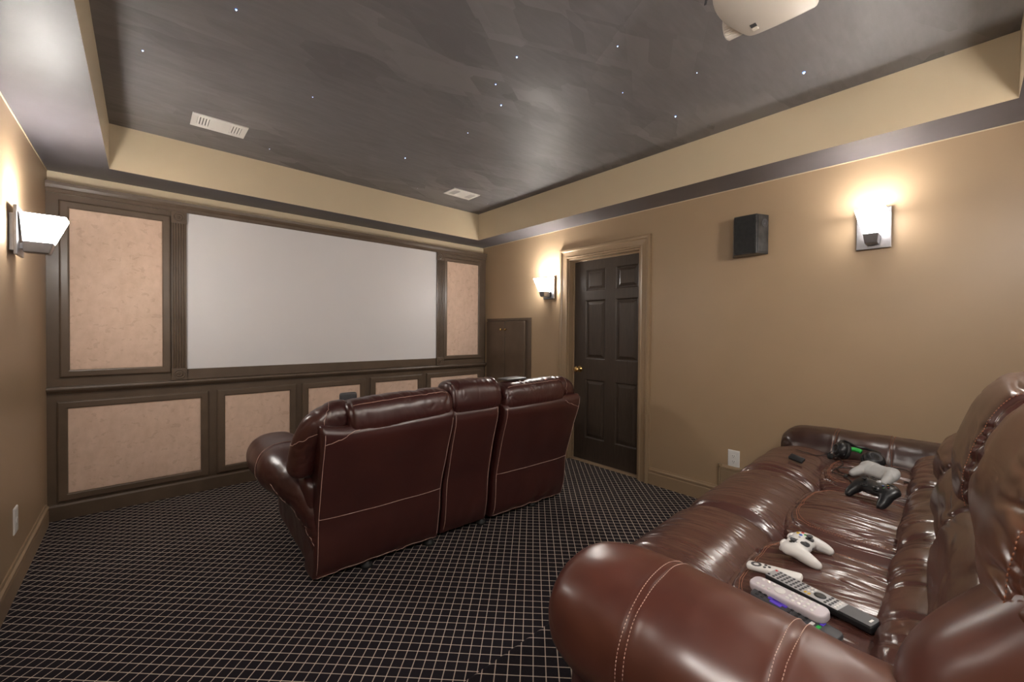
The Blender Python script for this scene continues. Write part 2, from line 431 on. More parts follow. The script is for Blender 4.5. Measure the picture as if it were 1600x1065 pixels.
for rect, fx, lab in (((-.427, .392, .12, .795), -.377, 'wide low fabric panel beside the left wall, fully in view'),
                      ((.448, 1.034, .12, .798), .500, 'low fabric panel second from the left wall, partly behind the sofa arm'),
                      ((1.083, 1.673, .12, .803), 1.137, 'low fabric panel under the screen middle, third from the left wall'),
                      ((1.725, 2.317, .12, .808), 1.780, 'low fabric panel fourth from the left wall, mostly hidden by the sofa back'),
                      ((2.374, 3.146, .12, .812), 2.428, 'low fabric panel at the right end of the panelling, only its top showing')):
    panel(rect, (fx,), lab, 'low fabric panels')

# ------------------------------------------------------------------ small cupboard on the right wall
cb = thing('wall_cupboard', 'dark brown two-door cupboard set low in the right wall near the screen', 'cupboard', (XR, 3.62, .143))
CY0, CY1, CZ0, CZ1 = 3.248, 4.03, .143, 1.446
mb = MB()
mb.box((XR, CY0, CZ0), (XR-.012, CY0+.05, CZ1)); mb.box((XR, CY0+.05, CZ1-.028), (XR-.012, CY1, CZ1)); mb.box((XR, CY0+.05, CZ0), (XR-.012, CY1, CZ0+.05))
mb.box((XR, CY0+.05, CZ0+.05), (XR-.003, CY1, CZ1-.028))
obj('frame', mb, M_WOOD, cb, bevel=.004)
for a, b, ky in ((CY0+.09, 3.676, 3.650), (3.680, CY1-.006, 3.730)):
    mb = MB(); mb.box((XR-.003, a, CZ0+.06), (XR-.024, b, CZ1-.036))
    d = obj('cupboard_door', mb, M_WOOD, cb, bevel=.006)
    k = MB().lathe([(.007, -.023), (.006, -.034), (.012, -.040), (.014, -.046), (.011, -.052), (.001, -.054)], 16, (XR, ky, 1.312), 'x')
    k = obj('knob', k, M_BRASS, d, True); k['label'] = 'small brass knob'

# ------------------------------------------------------------------ wall sconces (modelled for the right wall: faces -x)
def make_sconce(label):
    t = thing('wall_sconce', label, 'wall light', (0, 0, 0), 0, 'square wall sconces')
    mb = MB(); mb.box((0, -.052, .02), (-.018, .052, .20)); mb.box((-.018, -.078, 0), (-.030, .078, .236))
    obj('backplate', mb, M_NICKEL, t, bevel=.0025)
    def ring(z, xa, xb, w): return [(-xa, -w, z), (-xb, -w, z), (-xb, w, z), (-xa, w, z)]
    mb = MB()
    mb.loft([ring(.020, .042, .125, .026), ring(.024, .040, .128, .028), ring(.074, .040, .142, .0345), ring(.074, .050, .133, .026), ring(.034, .050, .122, .020)], True)
    mb.box((-.028, -.02, .035), (-.045, .02, .065))
    obj('lamp_holder', mb, M_NICKEL, t, bevel=.002)
    mb = MB()
    mb.loft([ring(.0735, .041, .141, .034), ring(.206, .036, .188, .067), ring(.206, .041, .183, .063), ring(.080, .046, .136, .030)], True)
    # the side towards the plate is not lit
    for fi, fc in enumerate(mb.f):
        if all(mb.v[i][0] > -.050 for i in fc): mb.m[fi] = 1
        elif all(mb.v[i][1] > .025 for i in fc) or all(mb.v[i][1] < -.025 for i in fc): mb.m[fi] = 2
    obj('glass_shade', mb, [M_SHADE, M_CTRLW, M_SIDE], t)
    mb = MB().lathe([(.001, .081), (.012, .082), (.014, .10), (.022, .122), (.026, .140), (.024, .156), (.014, .168), (.001, .171)], 16, (-.100, 0, 0))
    obj('bulb', mb, M_BULB, t, True)
    return t
s0 = make_sconce('square glowing sconce on the right wall between cupboard and door')
s0.location = (XR, 2.968, 1.635)
sn = dup(s0, (XR, .376, 1.790), 0, 'square glowing sconce on the right wall above the near brown sofa')
dup(s0, (XL, 3.115, 1.640), PI, 'square glowing sconce on the left wall near the screen, seen from its side')
sn2 = dup(s0, (XL, .376, 1.790), PI, 'square sconce on the left wall beside the platform, out of view')
sb = dup(s0, (.75, YB, 1.790), -PI/2, 'added unseen fill sconce on the back wall behind the platform, nearer the left wall')  # back-wall sconces are made up, placed behind the camera as fill light
sb2 = dup(s0, (2.0, YB, 1.790), -PI/2, 'added unseen fill sconce on the back wall behind the platform, nearer the right wall')  # second added fill sconce, also out of view

for g_, m_ in ((sb, M_FILLGLASS), (sb2, M_FILLGLASS), (sn, M_SHADEN), (sn2, M_SHADE)):
    for c_ in g_.children:
        if c_.name.startswith('glass_shade'):
            c_.data = c_.data.copy(); c_.data.materials[0] = m_
            if m_ is M_SHADEN: c_.data.materials[2] = M_SIDEN
# caulk line where walls meet the soffit
struct('trim_4', MB().box((XR-.004, YB, ZS-.005), (XR, YF, ZS)), M_CREAM)
struct('trim_5', MB().box((XL, YB, ZS-.005), (XL+.004, YF, ZS)), M_CREAM)
# ------------------------------------------------------------------ speaker, outlets, vents, stars, projector
sp = thing('wall_mounted_speaker', 'black wedge-shaped speaker high on the right wall between door and sconce', 'speaker', (XR, 1.04, 1.835))
pl = [(XR-.012, 1.155), (XR-.115, 1.112), (XR-.115, .968), (XR-.012, .925)]
mb = MB().loft([[(x, y, z) for x, y in pl] for z in (1.835, 2.105)]); mb.box((XR, 1.00, 1.92), (XR-.012, 1.08, 2.02))
obj('cabinet', mb, M_SPK, sp, bevel=.004)
obj('front_grille', MB().box((XR-.1145, 1.106, 1.843), (XR-.121, .974, 2.097)), M_GRILLE, sp, bevel=.002)
mx = Vector((XR-.0635, .9465, 0)); ax = Vector((.103, -.043, 0)).normalized(); nrm = Vector((-ax.y, ax.x, 0)); nrm = nrm if nrm.y < 0 else -nrm
def face(u, z, d): p = mx + ax*u + nrm*d; return (p.x, p.y, z)
mb = MB(); nested(mb, (-.046, .046, 1.846, 2.094), [(0, -.001), (0, .003), (.003, .004)], lambda a, b, d: face(a, b, d)); obj('side_grille', mb, M_SPK, sp)
mb = MB(); rings = []
for r_, d in ((.030, .003), (.030, .006), (.026, .007), (.022, .005), (.008, .005), (.004, .008)):
    rings.append([face(.012+r_*math.cos(2*PI*k/24)*.9, 2.045+r_*math.sin(2*PI*k/24)*1.1, d) for k in range(24)])
mb.loft(rings); tw = obj('tweeter', mb, M_DGREY, sp, True); tw['label'] = 'round grey tweeter'

def outlet(x, sx, y, z, label, w=.040, sockets=True):
    t = thing('wall_outlet', label, 'outlet', (x, y, z-.065))
    mb = MB(); nested(mb, (y-w, y+w, z-.064, z+.064), [(0, 0), (0, .003), (.004, .006), (.01, .0065)], lambda a, b, d: (x+sx*d, a, b))
    obj('cover_plate', mb, M_WHITE, t)
    if sockets:
        for dz in (-.02, .02):
            mb = MB(); rings = []
            for r_, d in ((1, .006), (1, .0085), (.9, .009)):
                rings.append([(x+sx*d, y+.017*r_*math.cos(2*PI*k/20), z+dz+max(-.013, min(.013, .017*r_*math.sin(2*PI*k/20)))) for k in range(20)])
            mb.loft(rings); so = obj('socket', mb, M_WHITE, t)
            sl = MB()
            for dy in (-.006, .006): sl.box((x+sx*.0088, y+dy-.0012, z+dz), (x+sx*.0094, y+dy+.0012, z+dz+.008))
            sl.lathe([(.0025, .0), (.0025, .0094)] if sx > 0 else [(.0025, 0), (.0025, -.0094)], 10, (x, y, z+dz-.007), 'x')
            obj('slots', sl, M_DGREY, so)
    else:
        obj('jack', MB().box((x+sx*.006, y-.012, z-.012), (x+sx*.009, y+.012, z+.012)), M_WHITE, t, bevel=.002)
outlet(XR, -1, 1.132, .367, 'white double outlet on the right wall resting on the baseboard step')
outlet(XL, 1, 3.150, .335, 'white plate low on the left wall above the baseboard', sockets=False)

def vent(x0, x1, y0, y1, label):
    t = thing('ceiling_vent', label, 'vent', ((x0+x1)/2, (y0+y1)/2, ZC), 0, 'white ceiling vents')
    mb = MB(); w = x1-x0; h = y1-y0
    sa, sb = (x0+.030, x0+.092), (x1-.092, x1-.030); ya, yb = y0+.035, y1-.035
    z0, z1 = ZC-.0005, ZC-.008
    mb.box((x0, y0, z0), (x1, ya, z1)); mb.box((x0, yb, z0), (x1, y1, z1))
    for a, b in ((x0, sa[0]), (sa[1], sb[0]), (sb[1], x1)): mb.box((a, ya, z0), (b, yb, z1))
    obj('frame', mb, M_WHITE, t, bevel=.0015)
    for a, b in (sa, sb):
        op = obj('duct_opening', MB().box((a, ya, z0), (b, yb, ZC-.0012)), M_BLACK, t)
        mb = MB()
        for i in range(4):
            xx = a+(b-a)*(i+.5)/4
            mb.add([(xx-.006, ya, ZC-.002), (xx+.003, ya, ZC-.0075), (xx+.003, yb, ZC-.0075), (xx-.006, yb, ZC-.002), (xx-.0052, ya, ZC-.0015), (xx+.0038, ya, ZC-.007), (xx+.0038, yb, ZC-.007), (xx-.0052, yb, ZC-.0015)],
                   [(0,1,2,3),(4,7,6,5),(0,4,5,1),(1,5,6,2),(2,6,7,3),(3,7,4,0)])
        obj('louvers', mb, M_WHITE, op)
vent(.235, .533, 3.243, 3.442, 'white ceiling vent above the left part of the screen')
vent(2.190, 2.494, 3.255, 3.447, 'white ceiling vent in the far right corner of the tray')

STARS = [(.004, 2.706, 4, 'small blue star light near the left tray edge'), (.298, 2.091, 4.5, 'blue star light high at the left, nearest the top left of the photo'),
 (.738, 2.565, 3, 'faint blue star light between the left vent and the ceiling middle'), (.710, 3.517, 2.6, 'faint blue star light just right of the left vent'),
 (1.532, 2.966, 4.5, 'blue star light above the screen middle'), (1.654, 2.301, 2.6, 'very faint star light below the cluster of three'),
 (1.441, 1.748, 3.6, 'middle star light of the cluster at the ceiling centre'), (1.597, 1.885, 4.5, 'lowest star light of the cluster at the ceiling centre'),
 (1.375, 1.506, 4.5, 'topmost star light of the cluster at the ceiling centre'), (1.674, 1.126, 3, 'small blue star light left of the projector'),
 (2.018, 1.321, 3, 'small blue star light between projector and ceiling centre'), (2.480, 1.240, 5, 'bright blue star light near the right tray edge'),
 (2.147, .960, 2.6, 'faint star light below the projector'), (2.549, .585, 7, 'brightest blue star light, right of and below the projector'),
 (1.944, 3.513, 2.4, 'faint pale star light left of the far vent'), (2.722, 3.421, 2.2, 'tiny faint star light in the far right tray corner')]
for x, y, r_, lab in STARS:
    r_ = r_*.001*1.0
    mb = MB().lathe([(r_, ZC), (r_*.9, ZC-r_*.4), (r_*.5, ZC-r_*.8), (.0002, ZC-r_*.9)], 10, (x, y, 0))
    so = obj('star_light', mb, M_STAR, smooth=True); tag(so, lab, 'ceiling light', 'fibre optic star lights')
    mb = MB().lathe([(r_*.34, ZC-r_*.7), (r_*.28, ZC-r_*1.0), (.0002, ZC-r_*1.1)], 8, (x, y, 0)); obj('fibre_tip', mb, M_CORE, so, True)

PB = 2.33   # underside of the projector
pj = thing('ceiling_projector', 'cream white projector hanging from the ceiling above the near sofa', 'projector', (1.45, .42, ZC))
out = [(1.270, .365), (1.255, .45), (1.29, .53), (1.37, .566), (1.46, .566), (1.52, .552), (1.585, .535), (1.600, .515), (1.606, .44), (1.606, .345), (1.600, .332), (1.585, .326), (1.45, .322), (1.30, .326)]
cx, cy = 1.44, .44
# smooth the outline
def chaikin(p, n=2):
    for _ in range(n):
        q = []
        for i in range(len(p)):
            a, b = p[i], p[(i+1) % len(p)]
            q += [(a[0]*.75+b[0]*.25, a[1]*.75+b[1]*.25), (a[0]*.25+b[0]*.75, a[1]*.25+b[1]*.75)]
        p = q
    return p
out = chaikin(out)
def sc(k): return [(cx+(x-cx)*k, cy+(y-cy)*k) for x, y in out]
mb = MB().loft([[(x, y, z) for x, y in sc(k)] for k, z in ((.955, PB), (.985, PB+.003), (1, PB+.010), (1, PB+.042), (.992, PB+.046), (.992, PB+.049), (1, PB+.053), (.99, PB+.085), (.95, PB+.098), (.88, PB+.102))])
obj('housing', mb, M_PROJ, pj, True)
mb = MB(); n = 36; rings = []
for r_, h in ((.036, .520), (.038, .55), (.038, .588), (.035, .593), (.028, .593), (.026, .578), (.001, .576)):
    rings.append([(1.556+(r_+(.0015 if k % 2 and r_ > .0355 else 0))*math.cos(2*PI*k/72), h, PB+.046+(r_+(.0015 if k % 2 and r_ > .0355 else 0))*math.sin(2*PI*k/72)) for k in range(72)])
mb.loft(rings); ln = obj('lens_ring', mb, M_PROJ, pj); ln['label'] = 'ribbed lens ring'
obj('lens', MB().lathe([(.025, .576), (.018, .583), (.001, .586)], 24, (1.556, 0, PB+.046), 'y'), M_BLACK, ln, True)
mb = MB(); mb.box((1.530, .490, PB-.001), (1.548, .508, PB+.004)); obj('foot_recess', mb, M_DGREY, pj)
mb = MB(); mb.box((1.552, .490, PB-.003), (1.566, .508, PB+.003)); obj('foot_latch', mb, M_PROJ, pj, bevel=.001)
mb = MB()
for i in range(10): mb.box((1.275+.006*i, .545+.0035*i-.01, PB-.0006), (1.278+.006*i, .553+.0035*i-.01, PB+.002))
obj('vent_slots', mb, M_DGREY, pj)
mb = MB(); mb.lathe([(.045, ZC), (.045, ZC-.012), (.018, ZC-.018), (.018, PB+.115), (.05, PB+.110), (.05, PB+.098)], 24, (1.44, .43, 0)); obj('ceiling_mount', mb, M_PROJ, pj, True)
path = [(1.52, .335, PB+.06), (1.56, .30, PB+.06), (1.63, .24, PB+.08), (1.66, .14, PB+.13), (1.62, .02, PB+.22), (1.56, -.06, PB+.29), (1.52, -.10, ZC-.004)]
def spline(P, n=8):
    P = [Vector(p) for p in P]; o = []
    for i in range(len(P)-1):
        p0, p1, p2, p3 = P[max(i-1, 0)], P[i], P[i+1], P[min(i+2, len(P)-1)]
        for k in range(n):
            t = k/n
            o.append(.5*((2*p1)+(-p0+p2)*t+(2*p0-5*p1+4*p2-p3)*t*t+(-p0+3*p1-3*p2+p3)*t**3))
    o.append(P[-1]); return o
obj('cable', MB().tube(spline(path), .0035, 8), M_BLACK, pj, True)

# ------------------------------------------------------------------ upholstery toolkit
_cube = {}
def cube_grid(N):
    if N in _cube: return _cube[N]
    t = np.tan(np.linspace(-1, 1, N+1)*.25*PI*.96)/math.tan(.25*PI*.96)
    A, B = np.meshgrid(t, t, indexing='ij'); A = A.ravel(); B = B.ravel(); one = np.ones_like(A)
    faces = [np.stack(s, 1) for s in ((one, A, B), (-one, B, A), (B, one, A), (A, -one, B), (A, B, one), (B, A, -one))]
    V = np.concatenate(faces); key = np.round(V*1e5).astype(np.int64)
    _, idx, inv = np.unique(key, axis=0, return_index=True, return_inverse=True); inv = inv.ravel()
    i, j = np.meshgrid(np.arange(N), np.arange(N), indexing='ij'); i = i.ravel(); j = j.ravel()
    q = np.stack([i*(N+1)+j, (i+1)*(N+1)+j, (i+1)*(N+1)+j+1, i*(N+1)+j+1], 1)
    F = np.concatenate([inv[q+k*(N+1)**2] for k in range(6)])
    _cube[N] = (V[idx], F); return _cube[N]
def vnormals(V, F):
    n = np.cross(V[F[:, 2]]-V[F[:, 0]], V[F[:, 3]]-V[F[:, 1]]); N = np.zeros_like(V)
    for k in range(F.shape[1]): np.add.at(N, F[:, k], n)
    return N/(np.linalg.norm(N, axis=1)[:, None]+1e-12)
def puff(N, half, c, e=(3.5, 2.6), rot=None, warp=None, disp=None, ax=2):
    """padded block: the two axes across `ax` are rounded with exponent e[0], then joined to `ax` with e[1]"""
    q, F = cube_grid(N)
    o = [i for i in range(3) if i != ax]
    r_ = (np.abs(q[:, o[0]])**e[0]+np.abs(q[:, o[1]])**e[0])**(1/e[0])
    s = (r_**e[1]+np.abs(q[:, ax])**e[1])**(-1/e[1])
    q = q*s[:, None]; V = q*np.array(half)
    if warp is not None: V = warp(V, q)
    if rot is not None: V = V @ np.array(Matrix.Rotation(rot[1], 3, rot[0])).T
    V = V+np.array(c)
    if disp is not None:
        n = vnormals(V, F); V = V+n*disp(V, q, n)[:, None]
    return V, F
def creases(V, al, fl, fh, amp, seed, fo=None):
    """long leather folds running along axis al"""
    f = np.array([fh, fh, fh], float)
    if fo: f = np.array(fo, float)
    f[al] = fl
    w = np.stack([perlin(V*3+seed*3.1+k*17, seed+k) for k in range(3)], 1)*.7
    n = perlin(V*f+w+seed*7.7, seed+5); n2 = perlin(V*f*1.7+w*1.5+seed*2.3, seed+9)
    fm = np.full(3, 7.); fm[al] = 3
    m = np.clip(.5+1.5*perlin(V*fm+seed, seed+13), 0, 1); m2 = np.clip(.4+1.6*perlin(V*fm*1.3-seed, seed+17), 0, 1)
    return amp*(.35*n-1.0*np.exp(-(n/.17)**2)*m-.55*np.exp(-(n2/.17)**2)*m2+.12*n2)
def mesh_np(name, V, F, mat, parent, label=None):
    o0 = np.array(ORG.get(parent.name, Vector((0, 0, 0)))) if parent is not None else np.zeros(3)
    me = bpy.data.meshes.new(name); W = V-o0
    me.vertices.add(len(W)); me.vertices.foreach_set('co', W.ravel())
    k = F.shape[1]; me.loops.add(F.size); me.loops.foreach_set('vertex_index', F.ravel().astype(np.int32))
    me.polygons.add(len(F)); me.polygons.foreach_set('loop_start', np.arange(0, F.size, k, dtype=np.int32)); me.polygons.foreach_set('loop_total', np.full(len(F), k, dtype=np.int32))
    me.update(calc_edges=True); me.validate()
    o = link(name, me, mat, parent, True); ORG[o.name] = Vector(o0)
    if label: o['label'] = label
    return o
def bvh(V, F): return BVHTree.FromPolygons([tuple(p) for p in V], [tuple(map(int, f)) for f in F])
def stitch(name, paths, tree, parent, mat, r=.0012, off=.0005, dash=None, n=6):
    """one seam of thread per surface path; dash=(length, gap) makes separate stitches"""
    for path in paths:
        mb = MB(); P = []
        for p in path:
            hit = tree.find_nearest(Vector(p))
            P.append(hit[0]+hit[1]*off if hit[0] is not None else Vector(p))
        if not dash:
            mb.tube(P, r, n); obj(name, mb, mat, parent, True); continue
        L = [0]
        for a, b in zip(P, P[1:]): L.append(L[-1]+(b-a).length)
        def at(s):
            for i in range(len(P)-1):
                if s <= L[i+1]: return P[i].lerp(P[i+1], (s-L[i])/max(1e-9, L[i+1]-L[i]))
            return P[-1]
        s = 0
        while s+dash[0] < L[-1]:
            mb.tube([at(s), at(s+dash[0]/2), at(s+dash[0])], [r*.6, r, r*.6], n); s += dash[0]+dash[1]
        obj(name, mb, mat, parent, True)
def gridloft(rings):
    """closed rings of equal length -> V, F with fan-free caps (rings shrink to a point)"""
    n = len(rings[0]); V = np.array([p for r_ in rings for p in r_], float); F = []
    for i in range(len(rings)-1):
        j = np.arange(n); k = (j+1) % n
        F.append(np.stack([i*n+j, i*n+k, (i+1)*n+k, (i+1)*n+j], 1))
    return V, np.concatenate(F)

def roll_rings(path, rx, rz, m=7, nr=150, ns=80, e=2.3, endr=1.0, flat=None):
    """padded roll along a path; ends rounded.  rx, rz functions of t (0..1)"""
    P = spline(path, 24); L = [0]
    for a, b in zip(P, P[1:]): L.append(L[-1]+(b-a).length)
    tot = L[-1]; L = np.array(L)
    rings = []
    for i in range(nr):
        s = -math.cos(PI*i/(nr-1)); t = (s+1)/2; d = t*tot
        k = min(len(P)-2, max(0, int(np.searchsorted(L, d)-1))); u = (d-L[k])/max(1e-9, L[k+1]-L[k])
        c = P[k].lerp(P[k+1], u); T_ = (P[min(k+2, len(P)-1)]-P[max(k-1, 0)]).normalized()
        A = T_.cross(Vector((0, 0, 1)))
        A = Vector((1, 0, 0)) if A.length < 1e-3 else A.normalized()
        B = A.cross(T_)
        kk = max(1e-4, (1-abs(s)**m)**(1/2.2))
        ring = []
        for j in range(ns):
            a = 2*PI*j/ns; ca, sa = math.cos(a), math.sin(a)
            g = (abs(ca)**e+abs(sa)**e)**(-1/e)
            ring.append(c+A*(ca*g*rx(t)*kk)+B*(sa*g*rz(t)*kk))
        rings.append([tuple(p) for p in ring])
    return rings

# ------------------------------------------------------------------ near sofa on the platform
NR = R(1.6)
ns = thing('reclining_sofa', 'big creased brown leather three-seat recliner on the raised platform', 'sofa', (1.90, .30, PZ), NR)
NSM = Matrix.Translation((1.90, .30, 0)) @ Matrix.Rotation(NR, 4, 'Z') @ Matrix.Translation((-1.90, -.30, 0))
seat_trees = []
def shelf_noise(V, s, a): return perlin(V*s, 3)*a
SX = [.975, 1.578, 2.178, 2.785]
# hidden frame: base and back shells
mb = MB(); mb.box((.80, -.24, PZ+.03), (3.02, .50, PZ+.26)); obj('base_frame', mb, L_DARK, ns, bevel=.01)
for x in (.84, 2.98):
    for y in (-.22, .46): obj('foot', MB().lathe([(.025, PZ), (.028, PZ+.03)], 16, (x, y, 0)), M_RUBBER, ns)
AX = Vector((1, 0, 0))
HD = ((-.018, .028, L_HEAD), (.0, .0, L_BACK), (-.060, -.075, L_BACK))
for i in range(3):
    x0, x1 = SX[i], SX[i+1]; xc = (x0+x1)/2; hw = (x1-x0)/2+.004
    # seat: broad padded panel with a rounded front edge and a stitched rim
    def dseat(V, q, n, i=i):
        top = np.clip(n[:, 2], 0, 1)
        h = creases(V, 1, 2.4, 15, .0088, 11+i, (17, 3, 14))*top
        r_ = (np.abs(q[:, 0])**3.4+np.abs(q[:, 1])**3.4)**(1/3.4)
        h -= .006*np.exp(-((r_-.84)/.016)**2)*top
        h += .005*perlin(V*6, 50+i)*top
        return h
    V, F = puff(120, (hw, .250, .110), (xc, .222, PZ+.385), (3.4, 3.0), disp=dseat)
    st = mesh_np('seat_cushion', V, F, L_SEAT, ns); tr = bvh(V, F); seat_trees.append(tr)
    pp = []
    for rr in (.855, .825):
        path = []
        for k in range(-20, 61):
            a = PI*k/40; ca, sa = math.cos(a), math.sin(a); g = (abs(ca)**3.4+abs(sa)**3.4)**(-1/3.4)
            path.append((xc+hw*rr*.93*ca*g, .222+.25*rr*.93*sa*g, PZ+.385+.108))
        pp.append(path)
    stitch('stitching', pp, tr, st, M_THREADD, .0011, .0006, (.005, .0028), 5)
    # padded front of the seat (top of the footrest)
    def dbol(V, q, n, i=i):
        m = np.clip(n[:, 2]*.9+n[:, 1]*.6, 0, 1)
        ed = np.clip((np.abs(q[:, 0])-.5)/.5, 0, 1)
        return creases(V, 1, 2.4, 18, .0075, 61+i, (20, 3, 4))*m*(.4+.9*ed)+.004*perlin(V*7, 66+i)*m
    V, F = puff(110, (hw, .205, .200), (xc, .575, PZ+.298), (2.35, 7.5), disp=dbol, ax=0)
    b = mesh_np('footrest_bolster', V, F, L_SEAT, ns); seat_trees.append(bvh(V, F))
    mb = MB(); mb.box((x0+.02, .56, PZ+.05), (x1-.02, .70, PZ+.30)); obj('footrest_panel', mb, L_DARK, ns, bevel=.02)
    # waist roll, lumbar pillow and headrest
    def dw(V, q, n, i=i):
        m = np.clip(n[:, 1]+.4*n[:, 2]+.2, 0, 1)
        return creases(V, 2, 3, 12, .0085, 81+i, (11, 5, 3))*m+.006*perlin(V*6, 86+i)*m
    V, F = puff(110, (hw+.004, .095, .088), (xc, .048, PZ+.478), (2.3, 6), (AX, R(-8)), disp=dw, ax=0)
    mesh_np('waist_roll', V, F, L_BACK, ns)
    def dl(V, q, n, i=i):
        m = np.clip(n[:, 1]+.4*n[:, 2]+.2, 0, 1)
        pull = .020*np.exp(-(((V[:, 0]-(x1 if i < 2 else x0))/.05)**2+((V[:, 2]-(PZ+.60))/.035)**2))
        ed = np.clip((np.abs(q[:, 0])-.2)/.8, 0, 1)
        return creases(V, 0, 2.0, 11, .0095, 101+i, (2.2, 9, 11))*m*(.4+.8*ed)-pull+.008*perlin(V*5, 106+i)*m
    V, F = puff(120, (hw+.004, .130, .135), (xc, -.062, PZ+.562), (2.4, 6), (AX, R(8)), disp=dl, ax=0)
    mesh_np('lumbar_pillow', V, F, L_BACK, ns)
    dy, dz, hm = HD[i]
    def dh(V, q, n, i=i):
        m = np.clip(n[:, 1]*1.2+.5*n[:, 2]+.2, 0, 1); ed = np.clip((np.abs(q[:, 0])-.35)/.65, 0, 1)
        h = creases(V, 0, 2.2, 11, .0110, 121+i, (2.2, 9, 11))*m*(.25+1.0*ed)*np.clip((.97-np.abs(q[:, 0]))/.08, .15, 1)+.008*perlin(V*5, 126+i)*m
        h -= .006*np.exp(-((np.abs(q[:, 0])-.88)/.018)**2)      # gusset seam
        return h
    hx0 = .80 if i == 0 else x0; xc = (hx0+x1)/2; hw = (x1-hx0)/2+.004
    V, F = puff(120, (hw+.006, .140, (.200, .225, .215)[i]), (xc, -.128+dy, PZ+.785+dz), (2.5, 5.5), (AX, R(15)), disp=dh, ax=0)
    hd = mesh_np('headrest', V, F, hm, ns); tr = bvh(V, F)
    paths = []
    for sx in (-1, 1):
        pth = []
        for k in range(-10, 51):
            a = PI*k/40; v_ = Vector((0, math.cos(a)*.16, math.sin(a)*.26)); v_.rotate(Matrix.Rotation(R(15), 3, 'X'))
            pth.append((xc+sx*hw*.905, -.128+dy+v_.y, PZ+.785+dz+v_.z))
        paths.append(pth)
    stitch('stitching', paths, tr, hd, M_THREADD, .0012, .0005, (.005, .0028), 5)
    mb = MB(); mb.loft([[(x0+.005, y0_, z), (x1-.005, y0_, z), (x1-.005, y1_, z), (x0+.005, y1_, z)] for y0_, y1_, z in ((-.24, -.08, PZ+.05), (-.25, -.08, PZ+.30), (-.33, -.14, PZ+.78), (-.33, -.18, PZ+.86))])
    obj('back_panel', mb, L_FRONT, ns, bevel=.015)
# arms
def arm(xc, side, zc, matr):
    # side = -1 near (left) arm, +1 far arm
    if side < 0: path = [(xc+.010, -.22, zc-.075), (xc-.004, .05, zc-.030), (xc, .35, zc-.004), (xc, .70, zc)]
    else: path = [(xc, -.22, zc-.005), (xc, .05, zc-.003), (xc, .35, zc), (xc, .73, zc)]
    rings = roll_rings(path, lambda t: .165 if side < 0 else .18, lambda t: .135, m=9, nr=180, ns=120, e=2.25)
    V, F = gridloft(rings); n = vnormals(V, F)
    cen = V.reshape(len(rings), -1, 3).mean(1).repeat(120, 0)
    if ((V-cen)*n).sum() < 0: F = F[:, ::-1]; n = -n
    fr = np.clip((V[:, 1]-.54)/.14, 0, 1); near = 1 if side < 0 else 0
    h = .005*perlin(V*6, 5)+.0025*perlin(V*16, 6)
    for ys in (.455, .225):
        h -= .0040*np.exp(-((V[:, 1]-ys)/.0035)**2)
        h += .0016*np.exp(-((np.abs(V[:, 1]-ys)-.009)/.006)**2)
    h += creases(V, 1, 4, 20, .004, 7 if near else 8, (20, 4, 20))*fr*(.5 if near else 1)
    h += creases(V, 2, 5, 20, .0028, 17, (8, 24, 6))*np.clip((.22-V[:, 1])/.15, 0, 1)*(.3 if near else 1)
    V = V+n*h[:, None]
    o = mesh_np('armrest', V, F, matr, ns); tr = bvh(V, F)
    paths = []
    for ys in (.455, .225):
        for d in (-.0085, .0085) if near else (-.006, .006):
            paths.append([(xc+(.168 if near else .183)*math.cos(a), ys+d, zc-(.0105 if near and ys < .3 else 0)+.138*math.sin(a)) for a in [R(-60+300*k/120) for k in range(121)]])
    stitch('stitching', paths, tr, o, M_THREAD if near else M_THREADD, .0009 if near else .0013, .0003, (.0048, .0024), 5)
    def dp(V, q, n): return .006*perlin(V*5, 9)
    V, F = puff(60, (.115, .47, .245), (xc-side*.005, .165, PZ+.265), (9, 8), disp=dp)
    mesh_np('arm_panel', V, F, L_FRONT if side < 0 else L_DARK, ns)
arm(.822, -1, PZ+.475, L_ARM)
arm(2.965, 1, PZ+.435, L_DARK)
# outer wings of the backrest beside the arms
for xw, mt, c_, hf, tl in ((.895, L_ARM, (-.108, PZ+.688), (.118, .130, .255), 38), (2.915, L_DARK, (-.175, PZ+.66), (.10, .10, .24), 22)):
    def dwg(V, q, n): return creases(V, 0, 3, 10, .0010, 141, (3, 10, 10))+.006*perlin(V*5, 142)
    V, F = puff(70, hf, (xw, c_[0], c_[1]), (2.6, 3.0), (AX, R(tl)), disp=dwg)
    mesh_np('back_wing', V, F, mt, ns)
    mb = MB(); mb.box((xw-.10, -.33, PZ+.05), (xw+.085, -.13, PZ+.58)); obj('back_corner', mb, L_FRONT, ns, bevel=.03)

def seat_z(x, y):
    p = NSM.inverted() @ Vector((x, y, 3)); best = -9
    for t in seat_trees:
        h = t.ray_cast(p, Vector((0, 0, -1)))
        if h[0] is not None: best = max(best, h[0].z)
    return best

def seat_hit(x, y):
    """top of the seat and its averaged normal"""
    z = seat_z(x, y); d = .03
    nx = (seat_z(x-d, y)-seat_z(x+d, y))/(2*d); ny = (seat_z(x, y-d)-seat_z(x, y+d))/(2*d)
    return z, Vector((nx, ny, 1)).normalized()
